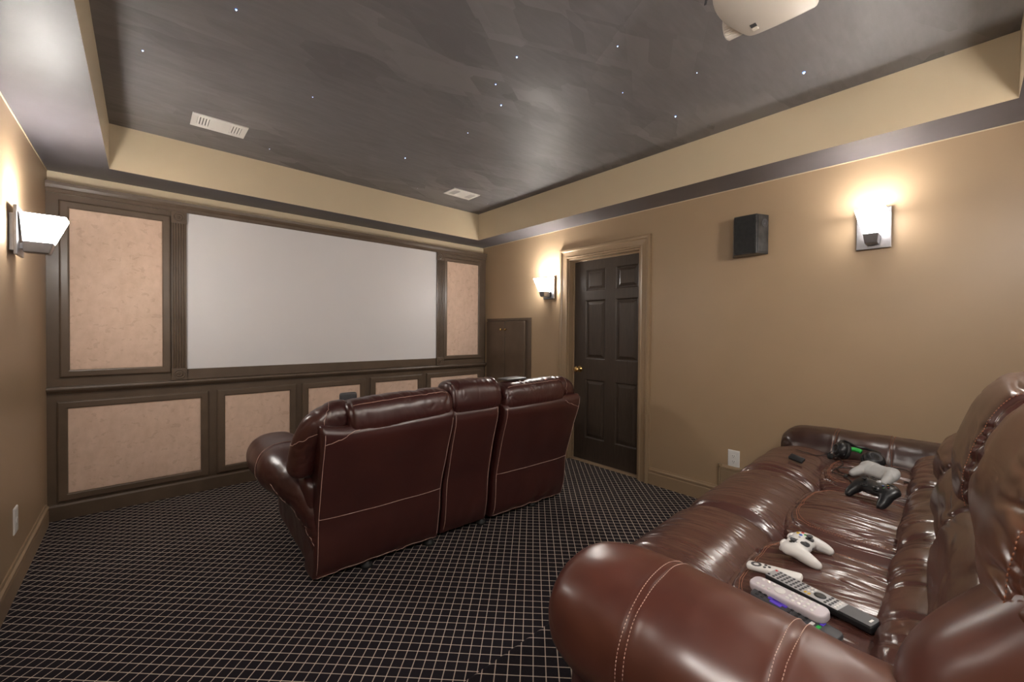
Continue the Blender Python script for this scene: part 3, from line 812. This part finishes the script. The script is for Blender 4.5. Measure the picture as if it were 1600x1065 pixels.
# ------------------------------------------------------------------ front sofa seen from behind
FR = R(-2.2)
fs = thing('reclining_loveseat', 'burgundy leather loveseat with centre console, facing the screen, seen from behind', 'sofa', (1.5225, 2.095, 0), FR, org=(0, 0, 0))
def slab(u0, u1, prof, th, rad, nz=40, nu=40, bulge=.012, sd=0, wr=.004):
    """upright padded back panel; prof = list of (v, z) going up; returns V, F"""
    pz = np.array([p[1] for p in prof]); pv = np.array([p[0] for p in prof])
    t = np.linspace(0, 1, nz); d = np.concatenate([[0], np.cumsum(np.hypot(np.diff(pz), np.diff(pv)))]); d /= d[-1]
    zz = np.interp(t, d, pz); vv = np.interp(t, d, pv)
    k = np.ones(5)/5
    zz[2:-2] = np.convolve(zz, k, 'valid'); vv[2:-2] = np.convolve(vv, k, 'valid')
    rings = []
    for i in range(-4, nz+4):
        j = min(max(i, 0), nz-1)
        e_ = 0 if 0 <= i < nz else (-i if i < 0 else i-nz+1)
        sh = {0: 0, 1: .002, 2: .010, 3: .03, 4: .2}[e_]; dz = {0: 0, 1: .006, 2: .010, 3: .012, 4: .012}[e_]*(-1 if i < 0 else 1)
        a0, a1, b0, b1 = u0+sh*(u1-u0)/.5*.25, u1-sh*(u1-u0)/.5*.25, vv[j]+min(sh, th/2.1), vv[j]+th-min(sh, th/2.1)
        ring = []; nc = 6
        rr = min(rad, (b1-b0)/2.01, (a1-a0)/2.01)
        for cxx, cyy, st_ in ((a1-rr, b0+rr, -90), (a1-rr, b1-rr, 0), (a0+rr, b1-rr, 90), (a0+rr, b0+rr, 180)):
            for q in range(nc+1):
                a = R(st_+90*q/nc); ring.append((cxx+rr*math.cos(a), cyy+rr*math.sin(a), zz[j]+dz))
        # fill the back face with extra points
        full = []
        m_ = len(ring)
        for q in range(m_):
            p, pn = ring[q], ring[(q+1) % m_]; full.append(p)
            if math.hypot(pn[0]-p[0], pn[1]-p[1]) > .03:
                for w in range(1, nu): full.append(tuple(p[x]+(pn[x]-p[x])*w/nu for x in range(3)))
        rings.append(full)
    L_ = min(len(r_) for r_ in rings); 
    rings = [r_ if len(r_) == L_ else r_ for r_ in rings]
    mx_ = max(len(r_) for r_ in rings)
    rings = [r_ for r_ in rings if len(r_) == mx_]
    V, F = gridloft(rings); F = F[:, ::-1]
    n = vnormals(V, F); c = V.mean(0)
    if ((V-c)*n).sum() < 0: F = F[:, ::-1]; n = -n
    uu = (V[:, 0]-u0)/(u1-u0)*2-1; ww = (V[:, 2]-zz[0])/(zz[-1]-zz[0])*2-1
    h = bulge*np.clip(1-uu**4, 0, 1)*np.clip(1-ww**6, 0, 1)*np.clip(-n[:, 1], 0, 1)
    low = np.clip((.30-V[:, 2])/.25, 0, 1)
    h += wr*perlin(V*6+sd, 40+sd)+low*wr*1.6*perlin(V*np.array([12, 6, 7])+sd, 44)
    return V+n*h[:, None], F
SEAM = .345
pf = [(.035, .045), (.012, .10), (.0, .20), (-.004, .33), (-.010, .36), (-.07, .60), (-.125, .76), (-.128, .785), (-.108, .802)]
pf_c = [(.055, .045), (.035, .10), (.022, .20), (.012, .36), (-.045, .60), (-.098, .77), (-.100, .80), (-.080, .818)]
def zs_line(u0, u1, z, vf): return [(u0+(u1-u0)*k/40, vf, z) for k in range(41)]
def vprof(p, z): return float(np.interp(z, [q[1] for q in p], [q[0] for q in p]))
for u0, u1, p, sd in ((-.898, -.190, pf, 0), (.205, .905, pf, 3)):
    V, F = slab(u0, u1, p, .17, .022, 44, 44, .014, sd)
    # the outer end flares out a little at the top
    s_ = -1 if u0 < 0 else 1
    fl = np.clip((V[:, 2]-.30)/.5, 0, 1)
    V[:, 0] += fl*(.035 if s_ > 0 else .02)*np.clip((V[:, 0]-u0)/(u1-u0), 0, 1)*(1)
    V[:, 2] += (.028 if s_ < 0 else .012)*np.clip((V[:, 2]-.6)/.2, 0, 1)*np.clip((V[:, 0]-u0)/(u1-u0), 0, 1)
    V[:, 2] -= (.020 if s_ < 0 else .0)*np.clip((V[:, 2]-.6)/.2, 0, 1)*np.clip(1-(V[:, 0]-u0)/.10, 0, 1)*-1
    bp = mesh_np('back_panel', V, F, L_FRONT, fs); tr = bvh(V, F)
    paths = []
    zst = .345 if s_ < 0 else .335
    paths.append([(u0+.004+(u1-u0-.008)*k/60, -.05, zst) for k in range(61)])
    for uu in (u0+.006, u1-.006):
        paths.append([(uu+(fl_*(.035 if s_ > 0 else .02) if uu > (u0+u1)/2 else 0), vprof(p, z)-.03, z) for z, fl_ in [(.05+.74*k/60, max(0, (.05+.74*k/60-.3)/.5)) for k in range(61)]])
    paths.append([(u0+.01+(u1-u0-.02)*k/60, .0, .03) for k in range(61)])
    # curved corner patch at the outer top
    uo = u0 if s_ < 0 else u1+.03
    paths.append([(uo-s_*(.006+.17*(k/30)), vprof(p, .72+.075*(k/30)**1.3)-.03, (.735 if s_ < 0 else .72)+.075*(k/30)**1.3) for k in range(31)])
    stitch('stitching', paths, tr, bp, M_THREAD, .0012, .0004)
# console section
V, F = slab(-.168, .182, pf_c, .16, .02, 44, 24, .010, 7)
bp = mesh_np('console_back', V, F, L_FRONT, fs); tr = bvh(V, F)
stitch('stitching', [[(uu, vprof(pf_c, z)-.03, z) for z in [.05+.76*k/60 for k in range(61)]] for uu in (-.150, .166)], tr, bp, M_THREAD, .0012, .0004)
# pillows along the top, wings at both outer ends
def dpil(sd, amp=.006):
    def f(V, q, n):
        ed = np.clip((np.abs(q[:, 0])-.62)/.38, 0, 1); tp = np.clip(n[:, 2], 0, 1)
        return creases(V, 1, 4, 18, amp*1.3, sd, (24, 4, 9))*(ed*.9+.12+.7*tp)-.006*np.exp(-((np.abs(q[:, 0])-.93)/.03)**2)
    return f
def pillow(name, u0, u1, zt, sd, vc=.0, hz=.105, hv=.125, mat=L_FRONT, e=(4, 2.3), rot=-8, slope=.0):
    def wp(V, q):
        V = V.copy(); V[:, 2] += slope*q[:, 0]; return V
    V, F = puff(84, ((u1-u0)/2, hv, hz), ((u0+u1)/2, vc, zt-hz), (2.7, 8), (Vector((1, 0, 0)), R(rot)), wp, dpil(sd), ax=0)
    return mesh_np(name, V, F, mat, fs), V, F
o, V, F = pillow('headrest', -.775, -.170, .948, 201, slope=.012); tr = bvh(V, F)
stitch('stitching', [[(-.755+.57*k/60, -.10, .925+.03*k/60) for k in range(61)]], tr, o, M_THREAD, .0011)
o, V, F = pillow('headrest', .215, .775, .955, 207, slope=.006); tr = bvh(V, F)
stitch('stitching', [[(.235+.52*k/60, -.10, .935+.02*k/60) for k in range(61)]], tr, o, M_THREAD, .0011)
o, V, F = pillow('console_cushion', -.170, .205, .990, 211, vc=.02, hz=.115)
for s_ in (-1, 1):
    # outer wing: one padded strip that bends from the headrest down the side of the back
    if s_ < 0: path = [(-.735, .0, .850), (-.80, .0, .856), (-.880, .012, .815), (-.918, .040, .735), (-.940, .070, .62), (-.948, .085, .565)]
    else: path = [(.745, .0, .868), (.83, .0, .874), (.90, .015, .83), (.935, .045, .74), (.955, .085, .60), (.95, .10, .54)]
    rings = roll_rings(path, lambda t: .080-.014*t, lambda t: .080-.014*t, m=12, nr=120, ns=64, e=2.3)
    V, F = gridloft(rings); n = vnormals(V, F); cen = V.reshape(len(rings), -1, 3).mean(1).repeat(64, 0)
    if ((V-cen)*n).sum() < 0: F = F[:, ::-1]; n = -n
    V = V+n*(creases(V, 1, 5, 16, .004, 221, (18, 6, 12))+.004*perlin(V*9, 4))[:, None]
    o = mesh_np('back_wing', V, F, L_FRONT, fs); tr = bvh(V, F)
    lo = []
    for c_, t_ in (((-.86 if s_ < 0 else .85), 0), ((-.955 if s_ < 0 else .925), 1)):
        lp = []
        for k in range(41):
            a = 2*PI*k/40
            if t_ == 0: lp.append((c_+.02*math.cos(a), .12*math.cos(a), .872+.12*math.sin(a)))
            else: lp.append((c_+.12*math.cos(a), .035+.12*math.sin(a), .775+.03*math.cos(a)))
        lo.append(lp)
    stitch('stitching', lo, tr, o, M_THREAD, .0011)
# arms of the loveseat
def love_arm(s_):
    def M_(p): return (s_*p[0], p[1], p[2])
    path = [M_(p) for p in ((.940, .87, .520), (.940, .70, .530), (.932, .45, .530), (.908, .26, .495), (.872, .13, .425), (.852, .065, .30), (.845, .045, .12))]
    rings = roll_rings(path, lambda t: .158-.11*max(0, (t-.45)/.55)**1.1, lambda t: .128-.092*max(0, (t-.45)/.55)**1.1, m=9, nr=150, ns=90, e=2.3)
    V, F = gridloft(rings); n = vnormals(V, F); cen = V.reshape(len(rings), -1, 3).mean(1).repeat(90, 0)
    if ((V-cen)*n).sum() < 0: F = F[:, ::-1]; n = -n
    h = creases(V, 2, 6, 16, .004, 231, (5, 22, 6))*np.clip((V[:, 1]-.60)/.2, 0, 1)+creases(V, 0, 6, 16, .006, 233, (7, 18, 22))*np.clip((.36-V[:, 1])/.15, 0, 1)+.004*perlin(V*7, 12)
    for ys in (.78, .42): h -= .005*np.exp(-((V[:, 1]-ys)/.007)**2)*(V[:, 2] > .4)
    V = V+n*h[:, None]
    o = mesh_np('armrest', V, F, L_FRONT, fs); tr = bvh(V, F)
    paths = [[(s_*(.905+.24*math.cos(a)), ys, .565+.22*math.sin(a)) for a in [R(-40+240*k/60) for k in range(61)]] for ys in (.78, .42)]
    paths.append([M_(p) for p in spline([(1.02, .26, .50), (.985, .18, .44), (.93, .09, .36), (.90, .03, .26), (.892, .0, .15), (.892, .0, .06)], 10)])
    stitch('stitching', paths, tr, o, M_THREAD, .0012, .0005)
    def wp(V, q):
        V = V.copy(); V[:, 0] += s_*.055*np.clip((V[:, 2]+.27)/.5, 0, 1)**1.3*np.clip((q[:, 0]*s_+1)/2, 0, 1); V[:, 1] += .02*np.clip(V[:, 2]/.25, 0, 1)*np.clip(q[:, 1], 0, 1); return V
    def dp(V, q, n): return .005*perlin(V*5, 9)+.003*perlin(V*14, 19)
    V, F = puff(64, (.098, .455, .255), (s_*.797, .475, .305), (10, 9), None, wp, dp)
    mesh_np('arm_panel', V, F, L_FRONT, fs)
    mb = MB(); rings = []
    for r_, d in ((1, -.004), (1, .004), (.8, .008), (.72, -.002)):
        rings.append([(s_*(.930+d), .66+.055*r_*math.cos(2*PI*k/24), .405+.026*r_*math.sin(2*PI*k/24)) for k in range(24)])
    mb.loft(rings); lv = obj('recline_latch', mb, M_BLACK, fs, True)
love_arm(-1); love_arm(1)
mb = MB(); mb.box((-.86, .08, .05), (.86, .90, .28)); obj('base_frame', mb, L_FRONT, fs, bevel=.01)
for u, v in ((-.62, .06), (-.24, .06), (.16, .08), (.62, .08), (-.8, .85), (.8, .85)):
    mb = MB(); mb.lathe([(.030, 0), (.034, .006), (.030, .02), (.018, .026), (.016, .07)], 14, (u, v, 0)); obj('foot', mb, M_RUBBER, fs, True)
for u0, u1 in ((-.72, -.175), (.185, .72)):
    def ds(V, q, n): return creases(V, 1, 5, 20, .005, 241, (20, 4, 14))*np.clip(n[:, 2], 0, 1)
    V, F = puff(48, ((u1-u0)/2, .36, .12), ((u0+u1)/2, .56, .38), (3.4, 2.6), disp=ds); mesh_np('seat_cushion', V, F, L_FRONT, fs)
    V, F = puff(40, ((u1-u0)/2, .10, .20), ((u0+u1)/2, .20, .62), (3.4, 2.4), disp=dpil(245)); mesh_np('lumbar_pillow', V, F, L_FRONT, fs)
    V, F = puff(40, ((u1-u0)/2, .07, .17), ((u0+u1)/2, .90, .27), (4, 3), disp=dpil(247)); mesh_np('footrest_panel', V, F, L_FRONT, fs)
mb = MB(); mb.box((-.165, .10, .26), (.175, .92, .56)); cs = obj('console_box', mb, L_FRONT, fs, bevel=.025)
for v in (.62, .78):
    mb = MB(); mb.lathe([(.045, .5605), (.045, .563), (.038, .563), (.036, .5615)], 24, (.005, v, 0)); obj('cup_holder', mb, M_NICKEL, cs, True)

# small things left on the loveseat headrests
def fsw(u, v, z): 
    p = Matrix.Rotation(FR, 3, 'Z') @ Vector((u, v, 0)); return (1.5225+p.x, 2.095+p.y, z)

t = thing('tablet_case', 'small dark case standing behind the left end of the loveseat headrest', 'case', fsw(-.70, .10, .905))
mb = MB(); V, F = puff(8, (.045, .012, .030), fsw(-.70, .12, .922), (8, 8)); obj('cover', mb.add(V, F), M_DGREY, t, bevel=.002)
t = thing('tablet', 'flat grey tablet lying on top of the right headrest of the loveseat', 'tablet', fsw(.37, .02, .95))
mb = MB(); V, F = puff(8, (.095, .055, .006), fsw(.37, .015, .966), (10, 6)); obj('body', mb.add(V, F), M_DGREY, t, bevel=.001)

# ------------------------------------------------------------------ game controllers
def capsule_chain(mb, pts, rads, n=14, flat=1.0):
    """smooth tapered limb with rounded ends"""
    P = spline(pts, 6); m_ = len(P); rr = [float(np.interp(i/(m_-1), np.linspace(0, 1, len(rads)), rads)) for i in range(m_)]
    head = []; 
    for k in (0, 1, 2, 3):
        a = PI/2*k/4; head.append((P[0]-(P[1]-P[0]).normalized()*rr[0]*math.cos(a), rr[0]*math.sin(a)+1e-5))
    tail = []
    for k in (3, 2, 1, 0):
        a = PI/2*k/4; tail.append((P[-1]+(P[-1]-P[-2]).normalized()*rr[-1]*math.cos(a), rr[-1]*math.sin(a)+1e-5))
    pts_ = [h[0] for h in head]+P+[t_[0] for t_ in tail]; r2 = [h[1] for h in head]+rr+[t_[1] for t_ in tail]
    mb.tube(pts_, r2, n)
def make_controller(label, body_mat, dark, group, stick_mat):
    t = thing('game_controller', label, 'game controller', (0, 0, 0), 0, group)
    mb = MB()
    V, F = puff(14, (.058, .034, .0175), (0, .012, .034), (3.2, 2.6)); mb.add(V, F)
    for s_ in (-1, 1):
        V, F = puff(12, (.034, .034, .019), (s_*.044, .012, .033), (2.6, 2.3)); mb.add(V, F)
        capsule_chain(mb, [(s_*.046, .016, .031), (s_*.055, -.010, .028), (s_*.061, -.034, .021), (s_*.062, -.048, .016)], [.020, .0205, .017, .0135])
        capsule_chain(mb, [(s_*.024, .034, .032), (s_*.052, .036, .031), (s_*.066, .026, .030)], [.013, .014, .012])
    o = obj('body', mb, body_mat, t, True)
    rm = o.modifiers.new('remesh', 'REMESH'); rm.mode = 'VOXEL'; rm.voxel_size = .0024; rm.use_smooth_shade = True
    sm = o.modifiers.new('smooth', 'SMOOTH'); sm.factor = .5; sm.iterations = 8
    ZT = .0505
    for x, y in ((-.039, .018), (.022, -.008)):
        b = MB(); b.lathe([(.0115, ZT-.004), (.0115, ZT+.0005), (.010, ZT+.001)], 18, (x, y, 0)); b.lathe([(.004, ZT-.002), (.004, ZT+.006), (.0088, ZT+.0075), (.0092, ZT+.0095), (.0080, ZT+.0110), (.005, ZT+.0098), (.0005, ZT+.0094)], 18, (x, y, 0))
        obj('thumbstick', b, stick_mat, t, True)
    b = MB(); b.lathe([(.0125, ZT-.004), (.0125, ZT+.0004), (.0115, ZT+.001), (.001, ZT+.0006)], 20, (-.022, -.008, 0)); b.box((-.025, -.018, ZT), (-.019, .002, ZT+.0028)); b.box((-.032, -.011, ZT), (-.012, -.005, ZT+.0028))
    obj('direction_pad', b, stick_mat, t)
    for (dx, dy), m_, nm in (((0, -.010), M_GREEN, 'green'), ((.010, 0), M_RED, 'red'), ((-.010, 0), M_BLUE, 'blue'), ((0, .010), M_YEL, 'yellow')):
        b = MB(); b.lathe([(.0048, ZT-.004), (.0048, ZT+.0018), (.0035, ZT+.0028), (.0005, ZT+.003)], 14, (.040+dx, .018+dy, 0))
        q = obj('button', b, dark if dark is M_BLACK else m_, t, True); q['label'] = nm+'-marked round button'
        c = MB(); c.box((.040+dx-.0022, .018+dy-.0007, ZT+.0028), (.040+dx+.0022, .018+dy+.0007, ZT+.0032)); c.box((.040+dx-.0007, .018+dy-.0022, ZT+.0028), (.040+dx+.0007, .018+dy+.0022, ZT+.0032))
        obj('button_mark', c, m_ if dark is M_BLACK else M_DGREY, q)
    b = MB(); b.lathe([(.0075, ZT-.004), (.0075, ZT+.0004), (.0065, ZT+.0012), (.0005, ZT+.0016)], 18, (0, .034, 0)); q = obj('guide_button', b, M_SILVER, t, True)
    for x in (-.011, .011):
        b = MB(); b.lathe([(.0032, ZT-.003), (.0032, ZT+.001), (.0005, ZT+.0014)], 12, (x, .016, 0)); obj('menu_button', b, dark if dark is not None else M_DGREY, t, True)
    for s_ in (-1, 1):
        b = MB(); capsule_chain(b, [(s_*.020, .0475, .037), (s_*.042, .0475, .036), (s_*.062, .039, .034)], [.006, .007, .006], 10); obj('bumper', b, stick_mat if dark is M_BLACK else body_mat, t, True)
        b = MB(); capsule_chain(b, [(s_*.040, .046, .026), (s_*.042, .049, .022), (s_*.043, .050, .019)], [.008, .007, .006], 10); obj('trigger', b, stick_mat if dark is M_BLACK else body_mat, t, True)
    b = MB(); b.box((-.006, -.0235, .030), (.006, -.021, .035)); obj('socket', b, M_DGREY, t, bevel=.001)
    return t
GC = 'game controllers on the near sofa'
def place(t, x, y, rz, flip=False, lift=0, tilt=0, nrm=None):
    z, nrm_ = seat_hit(x, y)
    if nrm: nrm_ = Vector(nrm).normalized()
    fw = Vector((-math.sin(rz), math.cos(rz), 0)); fw = (fw-nrm_*fw.dot(nrm_)).normalized(); rt = fw.cross(nrm_)
    M = Matrix((rt, fw, nrm_)).transposed()
    if flip: M = M @ Matrix.Rotation(PI, 3, 'Y')
    M = M @ Matrix.Rotation(tilt, 3, 'X')
    t.location = (x, y, z+lift); t.rotation_euler = M.to_euler()
c1 = make_controller('white game controller lying beside the remotes on the near seat', M_CTRLW, M_DGREY, GC, M_DGREY); c1.scale = (.9, .9, .9); place(c1, 1.385, .298, R(-3), lift=.002)
c2 = make_controller('black game controller with coloured buttons on the far seat', M_BLACK, M_BLACK, GC, M_BLACK); place(c2, 2.06, .222, R(-125), lift=.012, tilt=R(24), nrm=(0, 0, 1))
c3 = make_controller('greyish white game controller lying behind the black controller', M_CTRLG, M_DGREY, GC, M_CTRLG); place(c3, 2.32, .262, R(-120), True, .060, R(-38), nrm=(0, 0, 1))
for q_ in [q_ for q_ in c3.children if q_.name.startswith('trigger')]: bpy.data.objects.remove(q_)

# ------------------------------------------------------------------ remotes
def remote_body(w, l, h, rnd, mats, t, top=None, name='body', mat=None):
    mb = MB(); pts = []
    def rr(w_, l_, r_):
        p = []
        for cx_, cy_, a0 in ((w_/2-r_, l_/2-r_, 0), (-w_/2+r_, l_/2-r_, 90), (-w_/2+r_, -l_/2+r_, 180), (w_/2-r_, -l_/2+r_, 270)):
            for k in range(7): a = R(a0+15*k); p.append((cx_+r_*math.cos(a), cy_+r_*math.sin(a)))
        return p
    mb.loft([[(x, y, z) for x, y in rr(w-2*i, l-2*i, max(.001, rnd-i))] for i, z in ((.004, 0), (.001, .002), (0, .005), (0, h-.004), (.001, h-.001), (.003, h))])
    return obj(name, mb, mat, t, True)
def orient(t, a, b, lift=.001, roll=0):
    """lay a remote with its top end at a and its lower end at b (x, y)"""
    a = Vector(a); b = Vector(b); c = (a+b)/2; d = (a-b)
    za, zb = max(seat_z(*(c+d*.4)), seat_z(*(c+d*.25))), max(seat_z(*(c-d*.4)), seat_z(*(c-d*.25))); zm = seat_z(*c)
    base = max((za+zb)/2, zm)
    t.location = (c.x, c.y, base+lift)
    t.rotation_mode = 'XYZ'
    pitch = math.atan2(za-zb, d.length*.65)
    t.rotation_euler = (Matrix.Rotation(math.atan2(-d.x, d.y), 3, 'Z') @ Matrix.Rotation(pitch, 3, 'X') @ Matrix.Rotation(roll, 3, 'Y')).to_euler()
# slim white streaming remote
t = thing('remote_control', 'short white remote with a round ring pad at its end', 'remote', group='remotes on the near sofa')
remote_body(.034, .125, .013, .010, None, t, mat=M_WHITE)
mb = MB(); mb.lathe([(.0125, .0125), (.0125, .0138), (.0118, .0142), (.0085, .0142), (.0078, .0134)], 28, (0, .040, 0)); obj('ring_pad', mb, M_DGREY, t, True)
mb = MB(); mb.lathe([(.006, .0125), (.006, .0140), (.0005, .0144)], 20, (0, .040, 0)); obj('select_button', mb, M_WHITE, t, True)
for x, y in ((-.007, .019), (.007, .019), (0, .009)):
    mb = MB(); mb.lathe([(.0036, .0125), (.0036, .0145), (.0005, .015)], 12, (x, y, 0)); obj('button', mb, M_DGREY, t, True)
orient(t, (1.225, .386), (1.232, .274), .002)
# long silver remote with a dark lower end
t = thing('remote_control', 'long silver remote with many buttons and a dark lower end', 'remote', group='remotes on the near sofa')
remote_body(.046, .222, .0165, .004, None, t, mat=M_BLACK)
obj('face_plate', MB().box((-.0222, -.050, .0160), (.0222, .1095, .0172)), M_SILVER, t, bevel=.0008)
def rowbtns(rows, x0, x1, ya, yb, w, h, z, mats, names=('button',)):
    for i in range(rows[0]):
        for j in range(rows[1]):
            x = x0+(x1-x0)*j/max(1, rows[1]-1); y = ya+(yb-ya)*i/max(1, rows[0]-1)
            mb = MB(); mb.box((x-w/2, y-h/2, z-.001), (x+w/2, y+h/2, z+.0016)); obj('button', mb, mats(i, j), t, bevel=.0006)
obj('lower_cover', MB().box((-.0222, -.109, .0165), (.0222, -.050, .0178)), M_DGREY, t, bevel=.001)
obj('name_mark', MB().box((-.007, -.103, .0178), (.007, -.099, .0181)), M_WHITE, t)
for x, m_ in ((-.016, M_DGREY), (.016, M_RED)):
    obj('button', MB().lathe([(.003, .016), (.003, .0186), (.0005, .019)], 10, (x, .104, 0)), m_, t, True)
rowbtns((7, 4), -.0155, .0155, .093, .030, .0062, .0048, .017, lambda i, j: M_DGREY)
rowbtns((2, 3), -.014, .014, .020, .012, .0070, .0045, .017, lambda i, j: M_WHITE if j else M_YEL)
mb = MB(); mb.lathe([(.012, .016), (.012, .0186), (.010, .019), (.006, .0188)], 20, (0, -.004, 0)); obj('navigation_ring', mb, M_BLACK, t, True)
rowbtns((3, 4), -.0155, .0155, -.022, -.042, .0062, .0048, .017, lambda i, j: M_WHITE if i == 2 else M_DGREY)
orient(t, (1.196, .326), (1.138, .120), .002)
# pale lilac remote lying across the dark one
# dark remote with a purple pad, under the pale one
t = thing('remote_control', 'dark remote with a purple pad, half hidden under the pale lilac remote', 'remote', group='remotes on the near sofa')
remote_body(.046, .175, .014, .012, None, t, mat=M_DGREY)
mb = MB(); mb.box((-.017, .020, .0138), (.017, .044, .0158)); mb.box((-.008, .012, .0138), (.008, .052, .0158)); q = obj('purple_pad', mb, M_PURPLE, t, bevel=.003); q['label'] = 'purple cross-shaped pad'
rowbtns((2, 3), -.014, .014, .072, .060, .008, .006, .014, lambda i, j: M_BLACK)
rowbtns((3, 3), -.014, .014, .002, -.026, .009, .006, .014, lambda i, j: M_BLACK)
rowbtns((2, 2), -.010, .010, -.040, -.052, .014, .007, .014, lambda i, j: (M_WHITE, M_BLUE, M_GREEN, M_PURPLE)[i*2+j])
orient(t, (1.090, .322), (1.060, .178), .000)
dark_r = t
t = thing('remote_control', 'pale lilac remote with light round buttons, lying over the dark remote', 'remote', group='remotes on the near sofa')
remote_body(.046, .160, .019, .016, None, t, mat=M_LAV)
for i, y in enumerate((.060, .047, .034)):
    for x in (-.012, .012):
        obj('button', MB().lathe([(.0036, .018), (.0036, .0204), (.0005, .021)], 12, (x, y, 0)), M_WHITE, t, True)
mb = MB(); mb.lathe([(.0115, .018), (.0115, .0204), (.010, .0208), (.0075, .0204), (.007, .021), (.0005, .0212)], 24, (0, .016, 0)); obj('navigation_ring', mb, M_CTRLW, t, True)
for y in (-.006, -.018, -.030, -.042, -.056):
    for x in (-.013, 0, .013):
        obj('button', MB().lathe([(.0038, .018), (.0038, .0204), (.0005, .021)], 12, (x, y, 0)), M_WHITE, t, True)
orient(t, (1.118, .338), (1.088, .198), .011, R(-4))

# small black dongle on the far bolster
t = thing('key_fob', 'small black wireless dongle lying on the far seat front', 'dongle')
remote_body(.034, .064, .014, .006, None, t, mat=M_BLACK)
obj('cap', MB().box((-.0155, -.0305, .0035), (.0155, -.012, .0125)), M_DGREY, t, bevel=.002)
place(t, 2.36, .545, R(160), lift=.012, nrm=(-.55, .0, 1))

# ------------------------------------------------------------------ headset against the far arm
hx, hy = 2.60, .355; hz = seat_z(2.56, .36)
h = thing('gaming_headset', 'black headset with a green band lying against the far arm', 'headset', (hx, hy, hz))
def cup(c, axis, r_, nm_mat):
    ax_ = Vector(axis).normalized(); q = ax_.to_track_quat('Z', 'Y').to_matrix().to_4x4(); M = Matrix.Translation(c) @ q
    mb = MB().lathe([(.001, .026), (r_*.55, .025), (r_*.86, .018), (r_, .006), (r_*1.02, -.004), (r_*.98, -.008)], 28).xf(M)
    o_ = obj('ear_cup', mb, M_BLACK, h, True)
    mb = MB().lathe([(r_*.96, -.008), (r_*1.05, -.014), (r_*1.04, -.024), (r_*.85, -.029), (r_*.58, -.026), (r_*.5, -.014), (.001, -.013)], 28).xf(M)
    p_ = obj('ear_pad', mb, M_RUBBER, o_, True)
    mb = MB().lathe([(r_*.62, .0255), (r_*.60, .0262), (r_*.52, .0262), (r_*.50, .0255)], 24).xf(M); obj('trim_ring', mb, M_DGREY, o_, True)
cA = Vector((2.63, .420, hz+.042)); cB = Vector((2.585, .288, hz+.032))
cup(cA, (-.5, .75, .25), .040, None); cup(cB, (-.45, -.35, .75), .042, None)
band = spline([cA+Vector((.012, .006, .02)), cA+Vector((.06, .0, .035)), (2.725, .375, hz+.052), (2.728, .325, hz+.048), cB+Vector((.075, -.01, .018)), cB+Vector((.015, -.004, .006))], 10)
mb = MB().tube(band, .0075, 10); hb = obj('headband', mb, M_BLACK, h, True)
gb = [cA+Vector((.010, -.020, .006)), cA+Vector((.018, -.050, .010)), cA+Vector((.010, -.078, .006))]
g_ = obj('green_band', MB().tube(spline(gb, 8), .011, 12), M_GREEN, h, True); g_['label'] = 'bright green inner band'
mic = spline([cA+Vector((-.03, .0, -.015)), cA+Vector((-.07, .012, -.022)), cA+Vector((-.105, .022, -.018))], 8)
bm = obj('microphone_boom', MB().tube(mic, .003, 8), M_BLACK, h, True)
V, F = puff(12, (.013, .013, .015), tuple(cA+Vector((-.110, .024, -.016))), (2, 2)); obj('foam_tip', MB().add(V, F), M_FOAM, bm, True)
def onseat(x, y, d=.004):
    z = seat_z(x, y); return (x, y, z+d)
cab = [tuple(cA+Vector((-.02, .01, -.03)))]+[onseat(x, y) for x, y in ((2.50, .39), (2.43, .40), (2.38, .375), (2.36, .34), (2.40, .315), (2.46, .345), (2.44, .395), (2.38, .41), (2.32, .36), (2.27, .325), (2.22, .315), (2.21, .29))]
obj('cable', MB().tube(spline(cab, 8), .0022, 6), M_BLACK, h, True)
mb = MB(); p_ = onseat(2.33, .352, .007); V, F = puff(8, (.016, .007, .005), p_, (3, 2.5)); obj('inline_control', mb.add(V, F), M_BLACK, h, True)
cab = [tuple(cB+Vector((.02, -.03, .0)))]+[onseat(x, y, .006) for x, y in ((2.60, .23), (2.58, .18), (2.52, .15), (2.44, .15), (2.38, .17))]
obj('cable', MB().tube(spline(cab, 8), .0022, 6), M_BLACK, h, True)
cab = [tuple(cA+Vector((-.02, .03, -.01)))]+[onseat(x, y, .006) for x, y in ((2.60, .50), (2.56, .55), (2.58, .60))]
obj('cable', MB().tube(spline(cab, 8), .0022, 6), M_BLACK, h, True)

# ------------------------------------------------------------------ camera and look
cam = bpy.data.cameras.new('camera'); co = bpy.data.objects.new('camera', cam); COL.objects.link(co)
f, cyp = 640.6011, 525.6603
cam.sensor_width = 36; cam.lens = f*36/1600; cam.shift_y = (cyp-532.5)/1600; cam.clip_start = .02
yaw, pit, rol = R(42.026), R(-.697), R(.43)
Fw = Vector((math.sin(yaw)*math.cos(pit), math.cos(yaw)*math.cos(pit), math.sin(pit)))
Rt = Vector((math.cos(yaw), -math.sin(yaw), 0)); Up = Rt.cross(Fw)
R3 = Rt*math.cos(rol)+Up*math.sin(rol); U3 = Up*math.cos(rol)-Rt*math.sin(rol)
co.matrix_world = Matrix(((R3.x, U3.x, -Fw.x, 0), (R3.y, U3.y, -Fw.y, 0), (R3.z, U3.z, -Fw.z, 1.2878), (0, 0, 0, 1)))
SC.camera = co
w = bpy.data.worlds.new('world'); SC.world = w; w.use_nodes = True
w.node_tree.nodes['Background'].inputs[0].default_value = (.02, .02, .02, 1)
vs = SC.view_settings; vs.view_transform = 'Standard'; vs.look = 'None'; vs.gamma = 1; vs.use_curve_mapping = False
vs.exposure = 3.42
SC.cycles.diffuse_bounces = 8; SC.cycles.max_bounces = 14
